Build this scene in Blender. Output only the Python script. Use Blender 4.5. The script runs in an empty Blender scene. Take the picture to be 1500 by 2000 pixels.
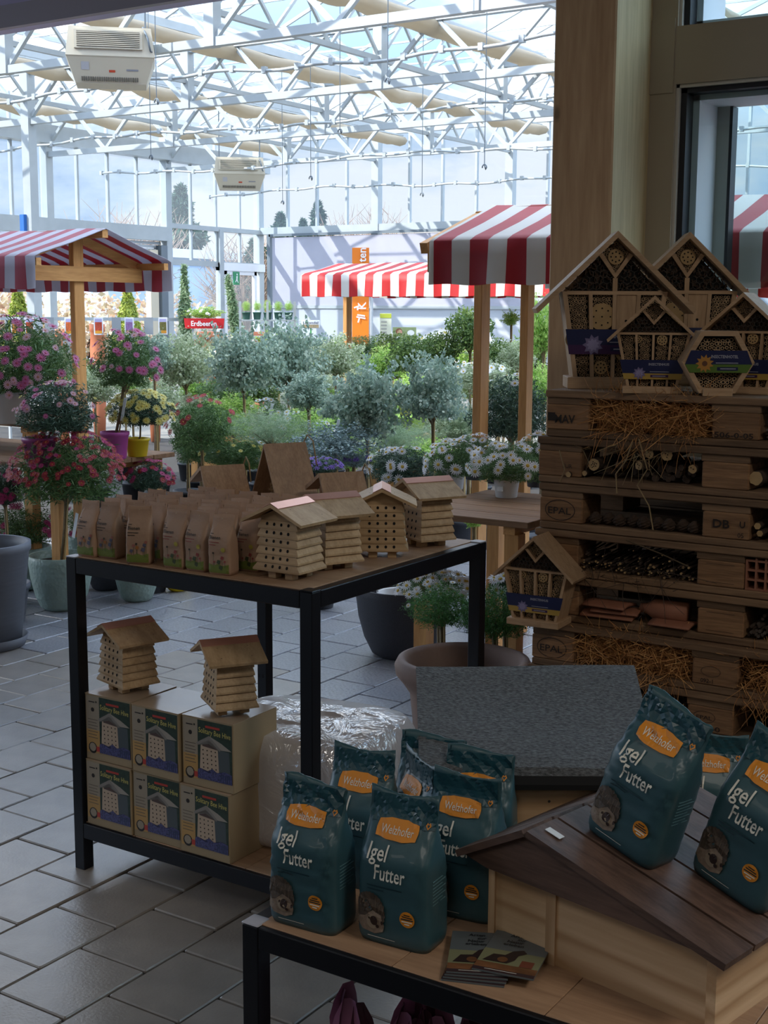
import bpy, math, random
import numpy as np
from mathutils import Vector, Matrix
from mathutils.bvhtree import BVHTree
C = bpy.context.scene.collection
R = math.radians
rnd = random.Random(7)

# ---------------------------------------------------------------- camera, sky, sun, exposure
sc = bpy.context.scene
F_PX, PITCH, ROLL, YAW, EYE = 2606.56, R(8.64), R(0.2936), R(33.0), 1.55
def _o2w(v):
    return Vector((v[0]*math.cos(YAW)-v[1]*math.sin(YAW), v[0]*math.sin(YAW)+v[1]*math.cos(YAW), v[2]))
_r = Vector((1, 0, 0)); _f = Vector((0, math.cos(PITCH), -math.sin(PITCH))); _u = Vector((0, math.sin(PITCH), math.cos(PITCH)))
CR = _o2w(_r*math.cos(ROLL)+_u*math.sin(ROLL)); CU = _o2w(-_r*math.sin(ROLL)+_u*math.cos(ROLL)); CF = _o2w(_f)
EYEV = Vector((0, 0, EYE))
cam_d = bpy.data.cameras.new('camera'); cam = bpy.data.objects.new('camera', cam_d); C.objects.link(cam)
cam.matrix_world = Matrix(((CR.x, CU.x, -CF.x, 0), (CR.y, CU.y, -CF.y, 0), (CR.z, CU.z, -CF.z, EYE), (0, 0, 0, 1)))
cam_d.sensor_fit = 'VERTICAL'; cam_d.sensor_height = 36; cam_d.lens = 36*F_PX/2000; cam_d.clip_end = 400
sc.camera = cam
sc.view_settings.view_transform = 'Standard'; sc.view_settings.look = 'None'
sc.view_settings.gamma = 1; sc.view_settings.use_curve_mapping = False
sc.view_settings.exposure = 0.8
w = bpy.data.worlds.new('sky'); sc.world = w; w.use_nodes = True
nt = w.node_tree; nt.nodes.clear()
def N(nt, t, **k):
    n = nt.nodes.new(t)
    for a, b in k.items():
        if a == 'i':
            for x, y in b.items(): n.inputs[x].default_value = y
        else: setattr(n, a, b)
    return n
tc = N(nt, 'ShaderNodeTexCoord'); mp = N(nt, 'ShaderNodeMapping', i={'Scale': (1.0, 1.0, 2.6), 'Location': (3.1, 1.2, 0.4)})
nz = N(nt, 'ShaderNodeTexNoise', i={'Scale': 3.2, 'Detail': 7.0, 'Roughness': 0.55})
rp = N(nt, 'ShaderNodeValToRGB'); rp.color_ramp.elements[0].position = .42; rp.color_ramp.elements[0].color = (.24, .42, .70, 1)
rp.color_ramp.elements[1].position = .58; rp.color_ramp.elements[1].color = (1.0, 1.0, 1.0, 1)
e = rp.color_ramp.elements.new(.5); e.color = (.60, .74, .92, 1)
sx = N(nt, 'ShaderNodeSeparateXYZ'); g = N(nt, 'ShaderNodeMapRange', i={'From Min': 0.12, 'From Max': 0.34, 'To Min': .58, 'To Max': 3.0})
mul = N(nt, 'ShaderNodeMath', operation='MULTIPLY', i={1: 0.95})
bg = N(nt, 'ShaderNodeBackground'); wo = N(nt, 'ShaderNodeOutputWorld')
L = nt.links.new
L(tc.outputs['Generated'], mp.inputs[0]); L(mp.outputs[0], nz.inputs[0]); L(nz.outputs[0], rp.inputs[0]); L(rp.outputs[0], bg.inputs[0])
L(tc.outputs['Generated'], sx.inputs[0]); L(sx.outputs[2], g.inputs[0]); L(g.outputs[0], mul.inputs[0]); L(mul.outputs[0], bg.inputs[1]); L(bg.outputs[0], wo.inputs[0])
sd = bpy.data.lights.new('sun', 'SUN'); sd.energy = 4.2; sd.angle = R(0.6); sd.color = (1, .95, .86)
so = bpy.data.objects.new('sun', sd); C.objects.link(so); so.location = (-10, -12, 20)
so.rotation_euler = Vector((-.50, -.66, .62)).to_track_quat('Z', 'Y').to_euler()

for i, (x, y, e, sx_) in enumerate(((-3.0, -1.2, 4, 1.2), (-.2, -1.4, 12, 1.2), (1.9, 1.4, 32, 1.0), (-3.4, -4.2, 7, 1.2), (1.6, -4.0, 10, 1.2))):   # unseen fill lights added under the ceiling to brighten the foreground
    ld = bpy.data.lights.new('fill_light', 'AREA'); ld.shape = 'SQUARE'; ld.size = sx_; ld.energy = e; ld.color = (1, .93, .84)
    lo_ = bpy.data.objects.new('fill_light', ld); C.objects.link(lo_); lo_.location = (x, y, 3.70)

# ---------------------------------------------------------------- pixel rays -> world points at a known plane or depth
def ray(x, y): return CF + CR*((x-750)/F_PX) - CU*((y-1000)/F_PX)
def atz(x, y, z): d = ray(x, y); return EYEV + d*((z-EYE)/d.z)
def atv(x, y, v): d = ray(x, y); return EYEV + d*(v/d.y)
def atu(x, y, u): d = ray(x, y); return EYEV + d*(u/d.x)
def atd(x, y, dd): return EYEV + ray(x, y)*dd

# ---------------------------------------------------------------- materials
def hx(h, a=1.0):
    c = [int(h[i:i+2], 16)/255 for i in (0, 2, 4)]
    return tuple([(x/12.92 if x <= .04045 else ((x+.055)/1.055)**2.4) for x in c]+[a])
def mat(name, col, rough=.6, metal=0, spec=.5, noise=0, scale=30, bump=0, bscale=60, var=0, trans=0, coat=0, stretch=None, alpha=1):
    m = bpy.data.materials.new(name); m.use_nodes = True; t = m.node_tree; b = t.nodes['Principled BSDF']
    b.inputs['Roughness'].default_value = rough; b.inputs['Metallic'].default_value = metal
    b.inputs['Specular IOR Level'].default_value = spec; b.inputs['Coat Weight'].default_value = coat
    c = hx(col) if isinstance(col, str) else col
    b.inputs['Base Color'].default_value = c
    out = None
    if noise or bump:
        tcn = N(t, 'ShaderNodeTexCoord'); mpn = N(t, 'ShaderNodeMapping', i={'Scale': stretch or (1, 1, 1)}); t.links.new(tcn.outputs['Object'], mpn.inputs[0])
    if noise:
        n = N(t, 'ShaderNodeTexNoise', i={'Scale': scale, 'Detail': 4.0}); t.links.new(mpn.outputs[0], n.inputs[0])
        r = N(t, 'ShaderNodeMapRange', i={'From Min': .3, 'From Max': .7, 'To Min': 1-noise, 'To Max': 1+noise}); t.links.new(n.outputs[0], r.inputs[0]); out = r.outputs[0]
    if var:
        o = N(t, 'ShaderNodeObjectInfo'); r = N(t, 'ShaderNodeMapRange', i={'To Min': 1-var, 'To Max': 1+var}); t.links.new(o.outputs['Random'], r.inputs[0])
        if out:
            q = N(t, 'ShaderNodeMath', operation='MULTIPLY'); t.links.new(out, q.inputs[0]); t.links.new(r.outputs[0], q.inputs[1]); out = q.outputs[0]
        else: out = r.outputs[0]
    if out:
        h = N(t, 'ShaderNodeHueSaturation', i={'Color': c}); t.links.new(out, h.inputs['Value']); t.links.new(h.outputs[0], b.inputs['Base Color'])
    if bump:
        n = N(t, 'ShaderNodeTexNoise', i={'Scale': bscale, 'Detail': 5.0}); t.links.new(mpn.outputs[0], n.inputs[0])
        bb = N(t, 'ShaderNodeBump', i={'Strength': bump, 'Distance': .01}); t.links.new(n.outputs[0], bb.inputs['Height']); t.links.new(bb.outputs[0], b.inputs['Normal'])
    if trans: 
        tr = N(t, 'ShaderNodeBsdfTranslucent', i={'Color': c}); mx = N(t, 'ShaderNodeMixShader', i={0: trans}); o = t.nodes['Material Output']
        t.links.new(b.outputs[0], mx.inputs[1]); t.links.new(tr.outputs[0], mx.inputs[2]); t.links.new(mx.outputs[0], o.inputs[0])
    return m
def wood(name, c1, c2, axis=0, scale=9, rough=.6, ring=.35, knots=True, var=.08, bump=.15, fine=.8):
    """plank wood: grain stretched along one local axis, fine lines plus broad cathedral figure, sparse knots"""
    m = bpy.data.materials.new(name); m.use_nodes = True; t = m.node_tree; b = t.nodes['Principled BSDF']; b.inputs['Roughness'].default_value = rough
    b.inputs['Specular IOR Level'].default_value = .3
    tcn = N(t, 'ShaderNodeTexCoord'); oi = N(t, 'ShaderNodeObjectInfo')
    ad = N(t, 'ShaderNodeVectorMath', operation='ADD'); sc_ = N(t, 'ShaderNodeVectorMath', operation='SCALE', i={0: (3.7, 5.1, 2.3)})
    t.links.new(oi.outputs['Random'], sc_.inputs['Scale']); t.links.new(tcn.outputs['Object'], ad.inputs[0]); t.links.new(sc_.outputs[0], ad.inputs[1])
    s = [1, 1, 1]; s[axis] = .09
    mpn = N(t, 'ShaderNodeMapping', i={'Scale': tuple(s)}); t.links.new(ad.outputs[0], mpn.inputs[0])
    n1 = N(t, 'ShaderNodeTexNoise', i={'Scale': scale, 'Detail': 3.0, 'Distortion': .4}); t.links.new(mpn.outputs[0], n1.inputs[0])
    k = N(t, 'ShaderNodeMath', operation='MULTIPLY', i={1: 14.0}); t.links.new(n1.outputs[0], k.inputs[0])
    fr = N(t, 'ShaderNodeMath', operation='PINGPONG', i={1: 1.0}); t.links.new(k.outputs[0], fr.inputs[0])
    n2 = N(t, 'ShaderNodeTexNoise', i={'Scale': scale*22, 'Detail': 2.0}); t.links.new(mpn.outputs[0], n2.inputs[0])
    mx = N(t, 'ShaderNodeMath', operation='MULTIPLY_ADD', i={1: ring}); t.links.new(fr.outputs[0], mx.inputs[0])
    k2 = N(t, 'ShaderNodeMath', operation='MULTIPLY', i={1: fine}); t.links.new(n2.outputs[0], k2.inputs[0]); t.links.new(k2.outputs[0], mx.inputs[2])
    rpn = N(t, 'ShaderNodeValToRGB'); rpn.color_ramp.elements[0].position = .2; rpn.color_ramp.elements[0].color = hx(c1)
    rpn.color_ramp.elements[1].position = .85; rpn.color_ramp.elements[1].color = hx(c2); t.links.new(mx.outputs[0], rpn.inputs[0])
    last = rpn.outputs[0]
    if knots:
        s2 = [1, 1, 1]; s2[axis] = .45
        mp2 = N(t, 'ShaderNodeMapping', i={'Scale': tuple(s2)}); t.links.new(ad.outputs[0], mp2.inputs[0])
        vo = N(t, 'ShaderNodeTexVoronoi', i={'Scale': 4.5}); t.links.new(mp2.outputs[0], vo.inputs[0])
        mr = N(t, 'ShaderNodeMapRange', i={'From Min': .03, 'From Max': .075, 'To Min': .75, 'To Max': 0}); t.links.new(vo.outputs['Distance'], mr.inputs[0])
        mc = N(t, 'ShaderNodeMix', data_type='RGBA'); mc.inputs[7].default_value = tuple([x*.28 for x in hx(c2)[:3]]+[1])
        t.links.new(mr.outputs[0], mc.inputs[0]); t.links.new(last, mc.inputs[6]); last = mc.outputs[2]
    r = N(t, 'ShaderNodeMapRange', i={'To Min': 1-var, 'To Max': 1+var}); t.links.new(oi.outputs['Random'], r.inputs[0])
    h = N(t, 'ShaderNodeHueSaturation'); t.links.new(last, h.inputs['Color']); t.links.new(r.outputs[0], h.inputs['Value']); t.links.new(h.outputs[0], b.inputs['Base Color'])
    bb = N(t, 'ShaderNodeBump', i={'Strength': bump, 'Distance': .003}); t.links.new(n2.outputs[0], bb.inputs['Height']); t.links.new(bb.outputs[0], b.inputs['Normal'])
    return m
def leafmat(name, cols, trans=.3, rough=.5):
    m = bpy.data.materials.new(name); m.use_nodes = True; t = m.node_tree; b = t.nodes['Principled BSDF']; b.inputs['Roughness'].default_value = rough
    b.inputs['Specular IOR Level'].default_value = .35
    ge = N(t, 'ShaderNodeNewGeometry'); rpn = N(t, 'ShaderNodeValToRGB'); els = rpn.color_ramp.elements
    for i, c in enumerate(cols):
        el = els[i] if i < 2 else els.new(i/(len(cols)-1)); el.position = i/(len(cols)-1) if i != 1 or len(cols) == 2 else 1/(len(cols)-1)
        el.color = hx(c)
    t.links.new(ge.outputs['Random Per Island'], rpn.inputs[0]); t.links.new(rpn.outputs[0], b.inputs['Base Color'])
    tr = N(t, 'ShaderNodeBsdfTranslucent'); t.links.new(rpn.outputs[0], tr.inputs[0]); mx = N(t, 'ShaderNodeMixShader', i={0: trans}); o = t.nodes['Material Output']
    t.links.new(b.outputs[0], mx.inputs[1]); t.links.new(tr.outputs[0], mx.inputs[2]); t.links.new(mx.outputs[0], o.inputs[0])
    return m
def glassmat(name, tint=(.93, .97, 1, 1), refl=.08, haze=.05, hazec=(.8, .88, .95, 1)):
    m = bpy.data.materials.new(name); m.use_nodes = True; t = m.node_tree; t.nodes.remove(t.nodes['Principled BSDF']); o = t.nodes['Material Output']
    tr = N(t, 'ShaderNodeBsdfTransparent', i={'Color': tint}); gl = N(t, 'ShaderNodeBsdfGlossy', i={'Roughness': .02}); df = N(t, 'ShaderNodeBsdfTranslucent', i={'Color': hazec})
    a = N(t, 'ShaderNodeMixShader', i={0: refl}); b = N(t, 'ShaderNodeMixShader', i={0: haze})
    t.links.new(tr.outputs[0], a.inputs[1]); t.links.new(gl.outputs[0], a.inputs[2]); t.links.new(a.outputs[0], b.inputs[1]); t.links.new(df.outputs[0], b.inputs[2]); t.links.new(b.outputs[0], o.inputs[0])
    return m
def stripemat(name, red, white, pitch=.18, off=0, trans=.35):
    m = bpy.data.materials.new(name); m.use_nodes = True; t = m.node_tree; b = t.nodes['Principled BSDF']; b.inputs['Roughness'].default_value = .55
    tcn = N(t, 'ShaderNodeTexCoord'); sx_ = N(t, 'ShaderNodeSeparateXYZ'); t.links.new(tcn.outputs['Object'], sx_.inputs[0])
    a = N(t, 'ShaderNodeMath', operation='MULTIPLY_ADD', i={1: 1/pitch, 2: 100+off}); t.links.new(sx_.outputs[0], a.inputs[0])
    f_ = N(t, 'ShaderNodeMath', operation='FRACT'); t.links.new(a.outputs[0], f_.inputs[0]); gt = N(t, 'ShaderNodeMath', operation='GREATER_THAN', i={1: .5}); t.links.new(f_.outputs[0], gt.inputs[0])
    mc = N(t, 'ShaderNodeMix', data_type='RGBA'); mc.inputs[6].default_value = hx(red); mc.inputs[7].default_value = hx(white); t.links.new(gt.outputs[0], mc.inputs[0]); t.links.new(mc.outputs[2], b.inputs['Base Color'])
    tr = N(t, 'ShaderNodeBsdfTranslucent'); t.links.new(mc.outputs[2], tr.inputs[0]); mx = N(t, 'ShaderNodeMixShader', i={0: trans}); o = t.nodes['Material Output']
    t.links.new(b.outputs[0], mx.inputs[1]); t.links.new(tr.outputs[0], mx.inputs[2]); t.links.new(mx.outputs[0], o.inputs[0])
    return m

K = {}
K['white_metal'] = mat('white_metal', 'AAB1B4', .42, .2, noise=.05, scale=4)
K['white_wall'] = mat('white_wall', 'E4E6EA', .7, noise=.03, scale=2)
K['alu'] = mat('aluminium', 'B9C0C4', .4, .5)
K['glass'] = glassmat('greenhouse_glass', (.93, .965, 1, 1), .03, .05)
K['roof_glass'] = glassmat('roof_glass', (.95, .97, 1, 1), .02, .05, (.9, .94, 1, 1))
K['win_glass'] = glassmat('window_glass', (.84, .93, .94, 1), .07, .0)
K['curtain'] = mat('shade_cloth', 'C6BBA8', .8, trans=.5, bump=.3, bscale=3)
K['screen'] = mat('white_screen_cloth', 'C2C2CE', .8, trans=.35, noise=.03, scale=3)
K['black_metal'] = mat('black_powder_coated_steel', '14171E', .38, .3, noise=.1, scale=3, bump=.05, bscale=300)
K['cap'] = mat('grey_plastic_cap', 'A9ABB5', .35)
K['ply'] = wood('shelf_wood', '917259', 'AE8D70', 0, 6, .5, knots=False, var=.05)
K['hive'] = wood('pale_pine', 'A48763', 'C0A27D', 0, 8, .55, knots=False)
K['hive_dk'] = wood('brown_pine', '8A6143', 'A97C58', 0, 8, .55, knots=False)
K['nest'] = wood('larch_wood', '8E6E55', 'AE8B6C', 2, 9, .6)
K['pine'] = wood('knotty_pine', 'D4B591', 'B08E6A', 0, 5, .5, ring=.75, fine=.35)
K['pine_v'] = wood('knotty_pine_upright', 'D4B591', 'B08E6A', 2, 5, .5, ring=.75, fine=.35)
K['hotel'] = wood('hotel_wood', '9C7E60', 'B79878', 0, 10, .6, knots=False)
K['hotel_v'] = wood('hotel_wood_upright', '9C7E60', 'B79878', 2, 10, .6, knots=False)
K['darkwood'] = wood('dark_stained_wood', '463630', '6B5449', 0, 8, .5, knots=False, var=.1)
K['darkwood_y'] = wood('dark_stained_plank', '463630', '6B5449', 1, 8, .5, knots=False, var=.12)
K['pillar'] = wood('pillar_wood', 'AD8A66', 'C8A680', 2, 3.5, .6, ring=.3)
K['pillar_lit_side'] = wood('pillar_wood_lit_side', 'B8A47E', 'D2BE96', 2, 3.5, .6, ring=.3)  # paler copy of the pillar wood: light on the right face, put into colour
K['stall'] = wood('stall_timber', 'B07B45', 'CF9A5E', 2, 6, .6)
K['stall_x'] = wood('stall_timber_beam', 'B07B45', 'CF9A5E', 0, 6, .6)
K['stall_y'] = wood('stall_timber_crossbeam', 'B07B45', 'CF9A5E', 1, 6, .6)
K['deck'] = wood('weathered_board', '6E5038', '8C6A4C', 0, 7, .7)
K['pallet'] = wood('weathered_pallet_wood', '54402F', '7A6048', 0, 6, .85, ring=.45, bump=.5, var=.22)
K['pallet2'] = wood('pallet_block_wood', '694D36', '8F6C4D', 0, 9, .85, bump=.5, var=.18)
K['frame'] = mat('window_frame_paint', 'A59A88', .6, noise=.04, scale=3)
K['paver'] = mat('concrete_paver', '8E8780', .34, spec=.9, noise=.14, scale=9, bump=.1, bscale=120, var=.07)
K['paver2'] = mat('granite_paver', '85868C', .33, spec=1.0, noise=.3, scale=90, bump=.3, bscale=60, var=.1)
K['grout'] = mat('joint_sand', '33302D', .95, noise=.2, scale=60)
K['kraft'] = mat('kraft_paper', 'A88870', .62, noise=.08, scale=16, bump=.35, bscale=26, var=.1)
K['card'] = mat('cardboard', '9C8869', .55, noise=.04, scale=10)
K['lid'] = mat('glossy_box_lid', 'A8927A', .22, noise=.04, scale=10)
K['black'] = mat('hole_black', '0C0907', .9)
K['copper'] = mat('copper_sheet', 'D09A88', .3, .55, noise=.06, scale=12)
K['felt'] = mat('roofing_felt', '54575A', .8, noise=.6, scale=240, bump=.6, bscale=300, stretch=(.5, 1, 1))
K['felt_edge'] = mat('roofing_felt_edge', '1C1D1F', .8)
K['terracotta'] = mat('aged_terracotta', '857066', .75, noise=.16, scale=7, bump=.2, bscale=20)
K['straw'] = leafmat('straw_strands', ['8A5A34', 'B98450', 'D6A468', 'A06C3C'], .1, .7)
K['roots'] = leafmat('twig_strands', ['5B4530', '8F7A58', '3A2B1E', '9C8B66'], .0, .8)
K['woodwool'] = mat('wood_wool', '9C7B5C', .9, noise=.3, scale=40, bump=.9, bscale=70, stretch=(.25, 1, 1))
K['bark'] = mat('bark', '3E3026', .9, noise=.35, scale=40, bump=.6, bscale=60)
K['logend'] = mat('log_end', 'A5875C', .7, noise=.12, scale=30)
K['reed'] = mat('reed_rim', 'AE9270', .7, noise=.15, scale=60)
K['clay'] = mat('red_clay', '8A5A44', .7, noise=.12, scale=14)
K['cone'] = mat('pine_cone', '3A2A1E', .9, noise=.3, scale=60)
K['soil'] = mat('potting_soil', '2B1E16', .95, noise=.3, scale=80, bump=.5)
K['stem'] = mat('plant_stem', '7C6A4E', .8, noise=.2, scale=40)
K['cane'] = mat('bamboo_cane', 'B59B66', .6)
K['tag_white'] = mat('white_plastic_tag', 'D8DADB', .4)
K['heater'] = mat('heater_enamel', 'C4BCA9', .45)
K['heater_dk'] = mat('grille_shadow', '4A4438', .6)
K['cable'] = mat('cable_grey', '6E7880', .5, .3)
K['jute'] = mat('jute_cord', '9A8058', .9)
K['wire'] = mat('galvanised_wire', '55524E', .5, .6)
def solid(n, c='808080', r=.5, **k):
    if n not in K: K[n] = mat(n, c, r, **k)
    return K[n]

# ---------------------------------------------------------------- mesh builder
class MB:
    def __init__(s): s.v = []; s.f = []; s.m = []; s.cur = 0; s.sm = []; s.smooth = False
    def add(s, vs, fs):
        o = len(s.v); s.v += [tuple(v) for v in vs]
        for f in fs: s.f.append(tuple(i+o for i in f)); s.m.append(s.cur); s.sm.append(s.smooth)
        return s
    def box(s, x0, x1, y0, y1, z0, z1, T=None):
        vs = [(x0, y0, z0), (x1, y0, z0), (x1, y1, z0), (x0, y1, z0), (x0, y0, z1), (x1, y0, z1), (x1, y1, z1), (x0, y1, z1)]
        if T: vs = [tuple(T @ Vector(v)) for v in vs]
        return s.add(vs, [(0, 3, 2, 1), (4, 5, 6, 7), (0, 1, 5, 4), (1, 2, 6, 5), (2, 3, 7, 6), (3, 0, 4, 7)])
    def bevbox(s, x0, x1, y0, y1, z0, z1, b=.004):
        r = []
        for z, i in ((z0, b), (z0+b, 0), (z1-b, 0), (z1, b)):
            x_0, x_1, y_0, y_1 = x0+i, x1-i, y0+i, y1-i
            c = b
            r.append([(x_0+c, y_0, z), (x_1-c, y_0, z), (x_1, y_0+c, z), (x_1, y_1-c, z), (x_1-c, y_1, z), (x_0+c, y_1, z), (x_0, y_1-c, z), (x_0, y_0+c, z)])
        return s.rings(r, True, True)
    def rings(s, rs, cap0=True, cap1=True):
        n = len(rs[0]); vs = [v for r in rs for v in r]; fs = []
        for k in range(len(rs)-1):
            for i in range(n):
                j = (i+1) % n; fs.append((k*n+i, k*n+j, (k+1)*n+j, (k+1)*n+i))
        if cap0: fs.append(tuple(range(n-1, -1, -1)))
        if cap1: fs.append(tuple((len(rs)-1)*n+i for i in range(n)))
        return s.add(vs, fs)
    def lathe(s, prof, n=24, cx=0, cy=0, cap0=True, cap1=False):
        rs = [[(cx+r*math.cos(2*math.pi*i/n), cy+r*math.sin(2*math.pi*i/n), z) for i in range(n)] for r, z in prof]
        return s.rings(rs, cap0, cap1)
    def tube(s, pts, r, n=6, cap=True):
        pts = [Vector(p) for p in pts]; rs = []
        rr = r if isinstance(r, (list, tuple)) else [r]*len(pts)
        up = None
        for k, p in enumerate(pts):
            d = (pts[min(k+1, len(pts)-1)]-pts[max(k-1, 0)]).normalized()
            if up is None: up = Vector((0, 0, 1)) if abs(d.z) < .9 else Vector((1, 0, 0))
            a = d.cross(up).normalized(); b = d.cross(a).normalized(); up = -b
            rs.append([tuple(p+a*(rr[k]*math.cos(2*math.pi*i/n))+b*(rr[k]*math.sin(2*math.pi*i/n))) for i in range(n)])
        return s.rings(rs, cap, cap)
    def bar(s, p, q, w, h):
        """rectangular bar from p to q, w sideways, h upright"""
        p, q = Vector(p), Vector(q); d = (q-p).normalized(); up = Vector((0, 0, 1)) if abs(d.z) < .99 else Vector((0, 1, 0))
        a = d.cross(up).normalized()*w/2; b = a.cross(d).normalized()*h/2
        r = lambda c: [tuple(c-a-b), tuple(c+a-b), tuple(c+a+b), tuple(c-a+b)]
        return s.rings([r(p), r(q)])
    def prism(s, poly, y0, y1):
        """polygon in x,z extruded along y"""
        n = len(poly); vs = [(x, y0, z) for x, z in poly]+[(x, y1, z) for x, z in poly]
        return s.add(vs, [tuple(range(n)), tuple(range(2*n-1, n-1, -1))]+[(i, i+n, (i+1) % n+n, (i+1) % n) for i in range(n)])
    def mesh(s, name, mats):
        me = bpy.data.meshes.new(name); me.from_pydata(s.v, [], s.f)
        for m_ in (mats if isinstance(mats, (list, tuple)) else [mats]): me.materials.append(K[m_] if isinstance(m_, str) else m_)
        me.polygons.foreach_set('material_index', s.m); me.polygons.foreach_set('use_smooth', s.sm); me.update(); return me
    def build(s, name, mats, parent=None, loc=(0, 0, 0), rot=(0, 0, 0), kind=None, label=None):
        return put(name, s.mesh(name, mats), parent, loc, rot, kind, label)
def put(name, me, parent=None, loc=(0, 0, 0), rot=(0, 0, 0), kind=None, label=None):
    o = bpy.data.objects.new(name, me); C.objects.link(o); o.location = loc; o.rotation_euler = rot
    if parent: o.parent = parent
    if kind: o['kind'] = kind
    if label: o['label'] = label
    return o
def tag(o, label, cat, group=None, kind=None):
    if label: o['label'] = label
    if cat: o['category'] = cat
    if group: o['group'] = group
    if kind: o['kind'] = kind
    return o
def thing(name, label, cat, loc=(0, 0, 0), rz=0, group=None, rot=None):
    o = bpy.data.objects.new(name, None); C.objects.link(o); o.location = loc; o.rotation_euler = rot or (0, 0, rz)
    o.empty_display_size = .1
    return tag(o, label, cat, group)
def dup(o, loc, rz, label, group=None, rot=None):
    c = _dup(o, None); c.location = loc; c.rotation_euler = rot or (0, 0, rz); c['label'] = label
    if group: c['group'] = group
    return c
def _dup(o, parent):
    c = o.copy(); C.objects.link(c); c.parent = parent
    for ch in list(o.children): _dup(ch, c)
    return c

# ---------------------------------------------------------------- flat print: text and shapes as thin geometry
_tc = {}
def text2d(s, bold=0.0):
    if (s, bold) in _tc: return _tc[(s, bold)]
    cu = bpy.data.curves.new('t', 'FONT'); cu.body = s; cu.size = 1; cu.offset = bold; cu.resolution_u = 2; cu.fill_mode = 'FRONT'
    ob = bpy.data.objects.new('t', cu); C.objects.link(ob); dg = bpy.context.evaluated_depsgraph_get(); me = bpy.data.meshes.new_from_object(ob.evaluated_get(dg))
    vs = [(v.co.x, v.co.y) for v in me.vertices]; fs = [tuple(p.vertices) for p in me.polygons]
    bpy.data.objects.remove(ob); bpy.data.curves.remove(cu); bpy.data.meshes.remove(me)
    x0 = min(v[0] for v in vs); x1 = max(v[0] for v in vs); _tc[(s, bold)] = ([(x-x0, y) for x, y in vs], fs, x1-x0); return _tc[(s, bold)]
class Deco:
    """2-D print collected in (x, z), mapped on to a surface"""
    def __init__(s, fn=None, off=.0008, bvh=None): s.b = MB(); s.mats = []; s.fn = fn or (lambda x, z: (x, 0, z)); s.off = off; s.lvl = 0; s.bvh = bvh
    def _m(s, m):
        if m not in s.mats: s.mats.append(m)
        s.b.cur = s.mats.index(m)
    def _p(s, x, z):
        if s.bvh: return (x, -s.off*(1+.35*s.lvl), z)
        p = s.fn(x, z); return (p[0], p[1]-s.off*(1+.5*s.lvl), p[2])
    def text(s, t, x, z, size, m, width=None, rot=0, bold=0, shear=0, lvl=3):
        s.lvl = lvl; s._m(m); vs, fs, wd = text2d(t, bold); kx = size if width is None else width/wd
        c_, s_ = math.cos(rot), math.sin(rot); out = []
        for a, b in vs:
            a = a*kx+b*size*shear; b = b*size; out.append(s._p(x+a*c_-b*s_, z+a*s_+b*c_))
        s.b.add(out, fs); return s
    def poly(s, pts, m, lvl=1):
        s.lvl = lvl; s._m(m); n = len(pts); cx = sum(p[0] for p in pts)/n; cz = sum(p[1] for p in pts)/n
        vs = [s._p(*p) for p in pts]+[s._p(cx, cz)]; s.b.add(vs, [(i, (i+1) % n, n) for i in range(n)]); return s
    def rect(s, x0, x1, z0, z1, m, lvl=1, nx=4, nz=4):
        s.lvl = lvl; s._m(m); vs = [s._p(x0+(x1-x0)*i/nx, z0+(z1-z0)*j/nz) for j in range(nz+1) for i in range(nx+1)]
        s.b.add(vs, [(j*(nx+1)+i, j*(nx+1)+i+1, (j+1)*(nx+1)+i+1, (j+1)*(nx+1)+i) for j in range(nz) for i in range(nx)]); return s
    def disc(s, x, z, r, m, lvl=2, n=16, rz=None, jag=0):
        s.lvl = lvl
        return s.poly([(x+(r*(1+(jag if i % 2 else -jag)))*math.cos(2*math.pi*i/n), z+((rz or r)*(1+(jag if i % 2 else -jag)))*math.sin(2*math.pi*i/n)) for i in range(n)], m, lvl)
    def wrap(s, L=.009):
        """split long faces and lay every point on the bag's front skin"""
        o = s.b; n = MB()
        for f, m in zip(o.f, o.m):
            st = [[o.v[f[0]], o.v[f[i]], o.v[f[i+1]]] for i in range(1, len(f)-1)]
            n.cur = m
            while st:
                t = st.pop(); e = [math.dist((t[i][0], t[i][2]), (t[(i+1) % 3][0], t[(i+1) % 3][2])) for i in range(3)]; k = e.index(max(e))
                if e[k] > L:
                    a, c, q = t[k], t[(k+1) % 3], t[(k+2) % 3]; md = tuple((a[i]+c[i])/2 for i in range(3)); st += [[a, md, q], [md, c, q]]
                else: n.add(t, [(0, 1, 2)])
        out = []
        for x, y, z in n.v:
            h = s.bvh.ray_cast(Vector((x, -1, z)), Vector((0, 1, 0)))[0]
            out.append((x, (h.y if h else 0)+y, z))
        n.v = out; s.b = n; return s
    def build(s, name, parent, loc=(0, 0, 0), rot=(0, 0, 0), label=None, kind=None):
        if s.bvh: s.wrap()
        return s.b.build(name, s.mats, parent, loc, rot, kind, label)

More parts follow.
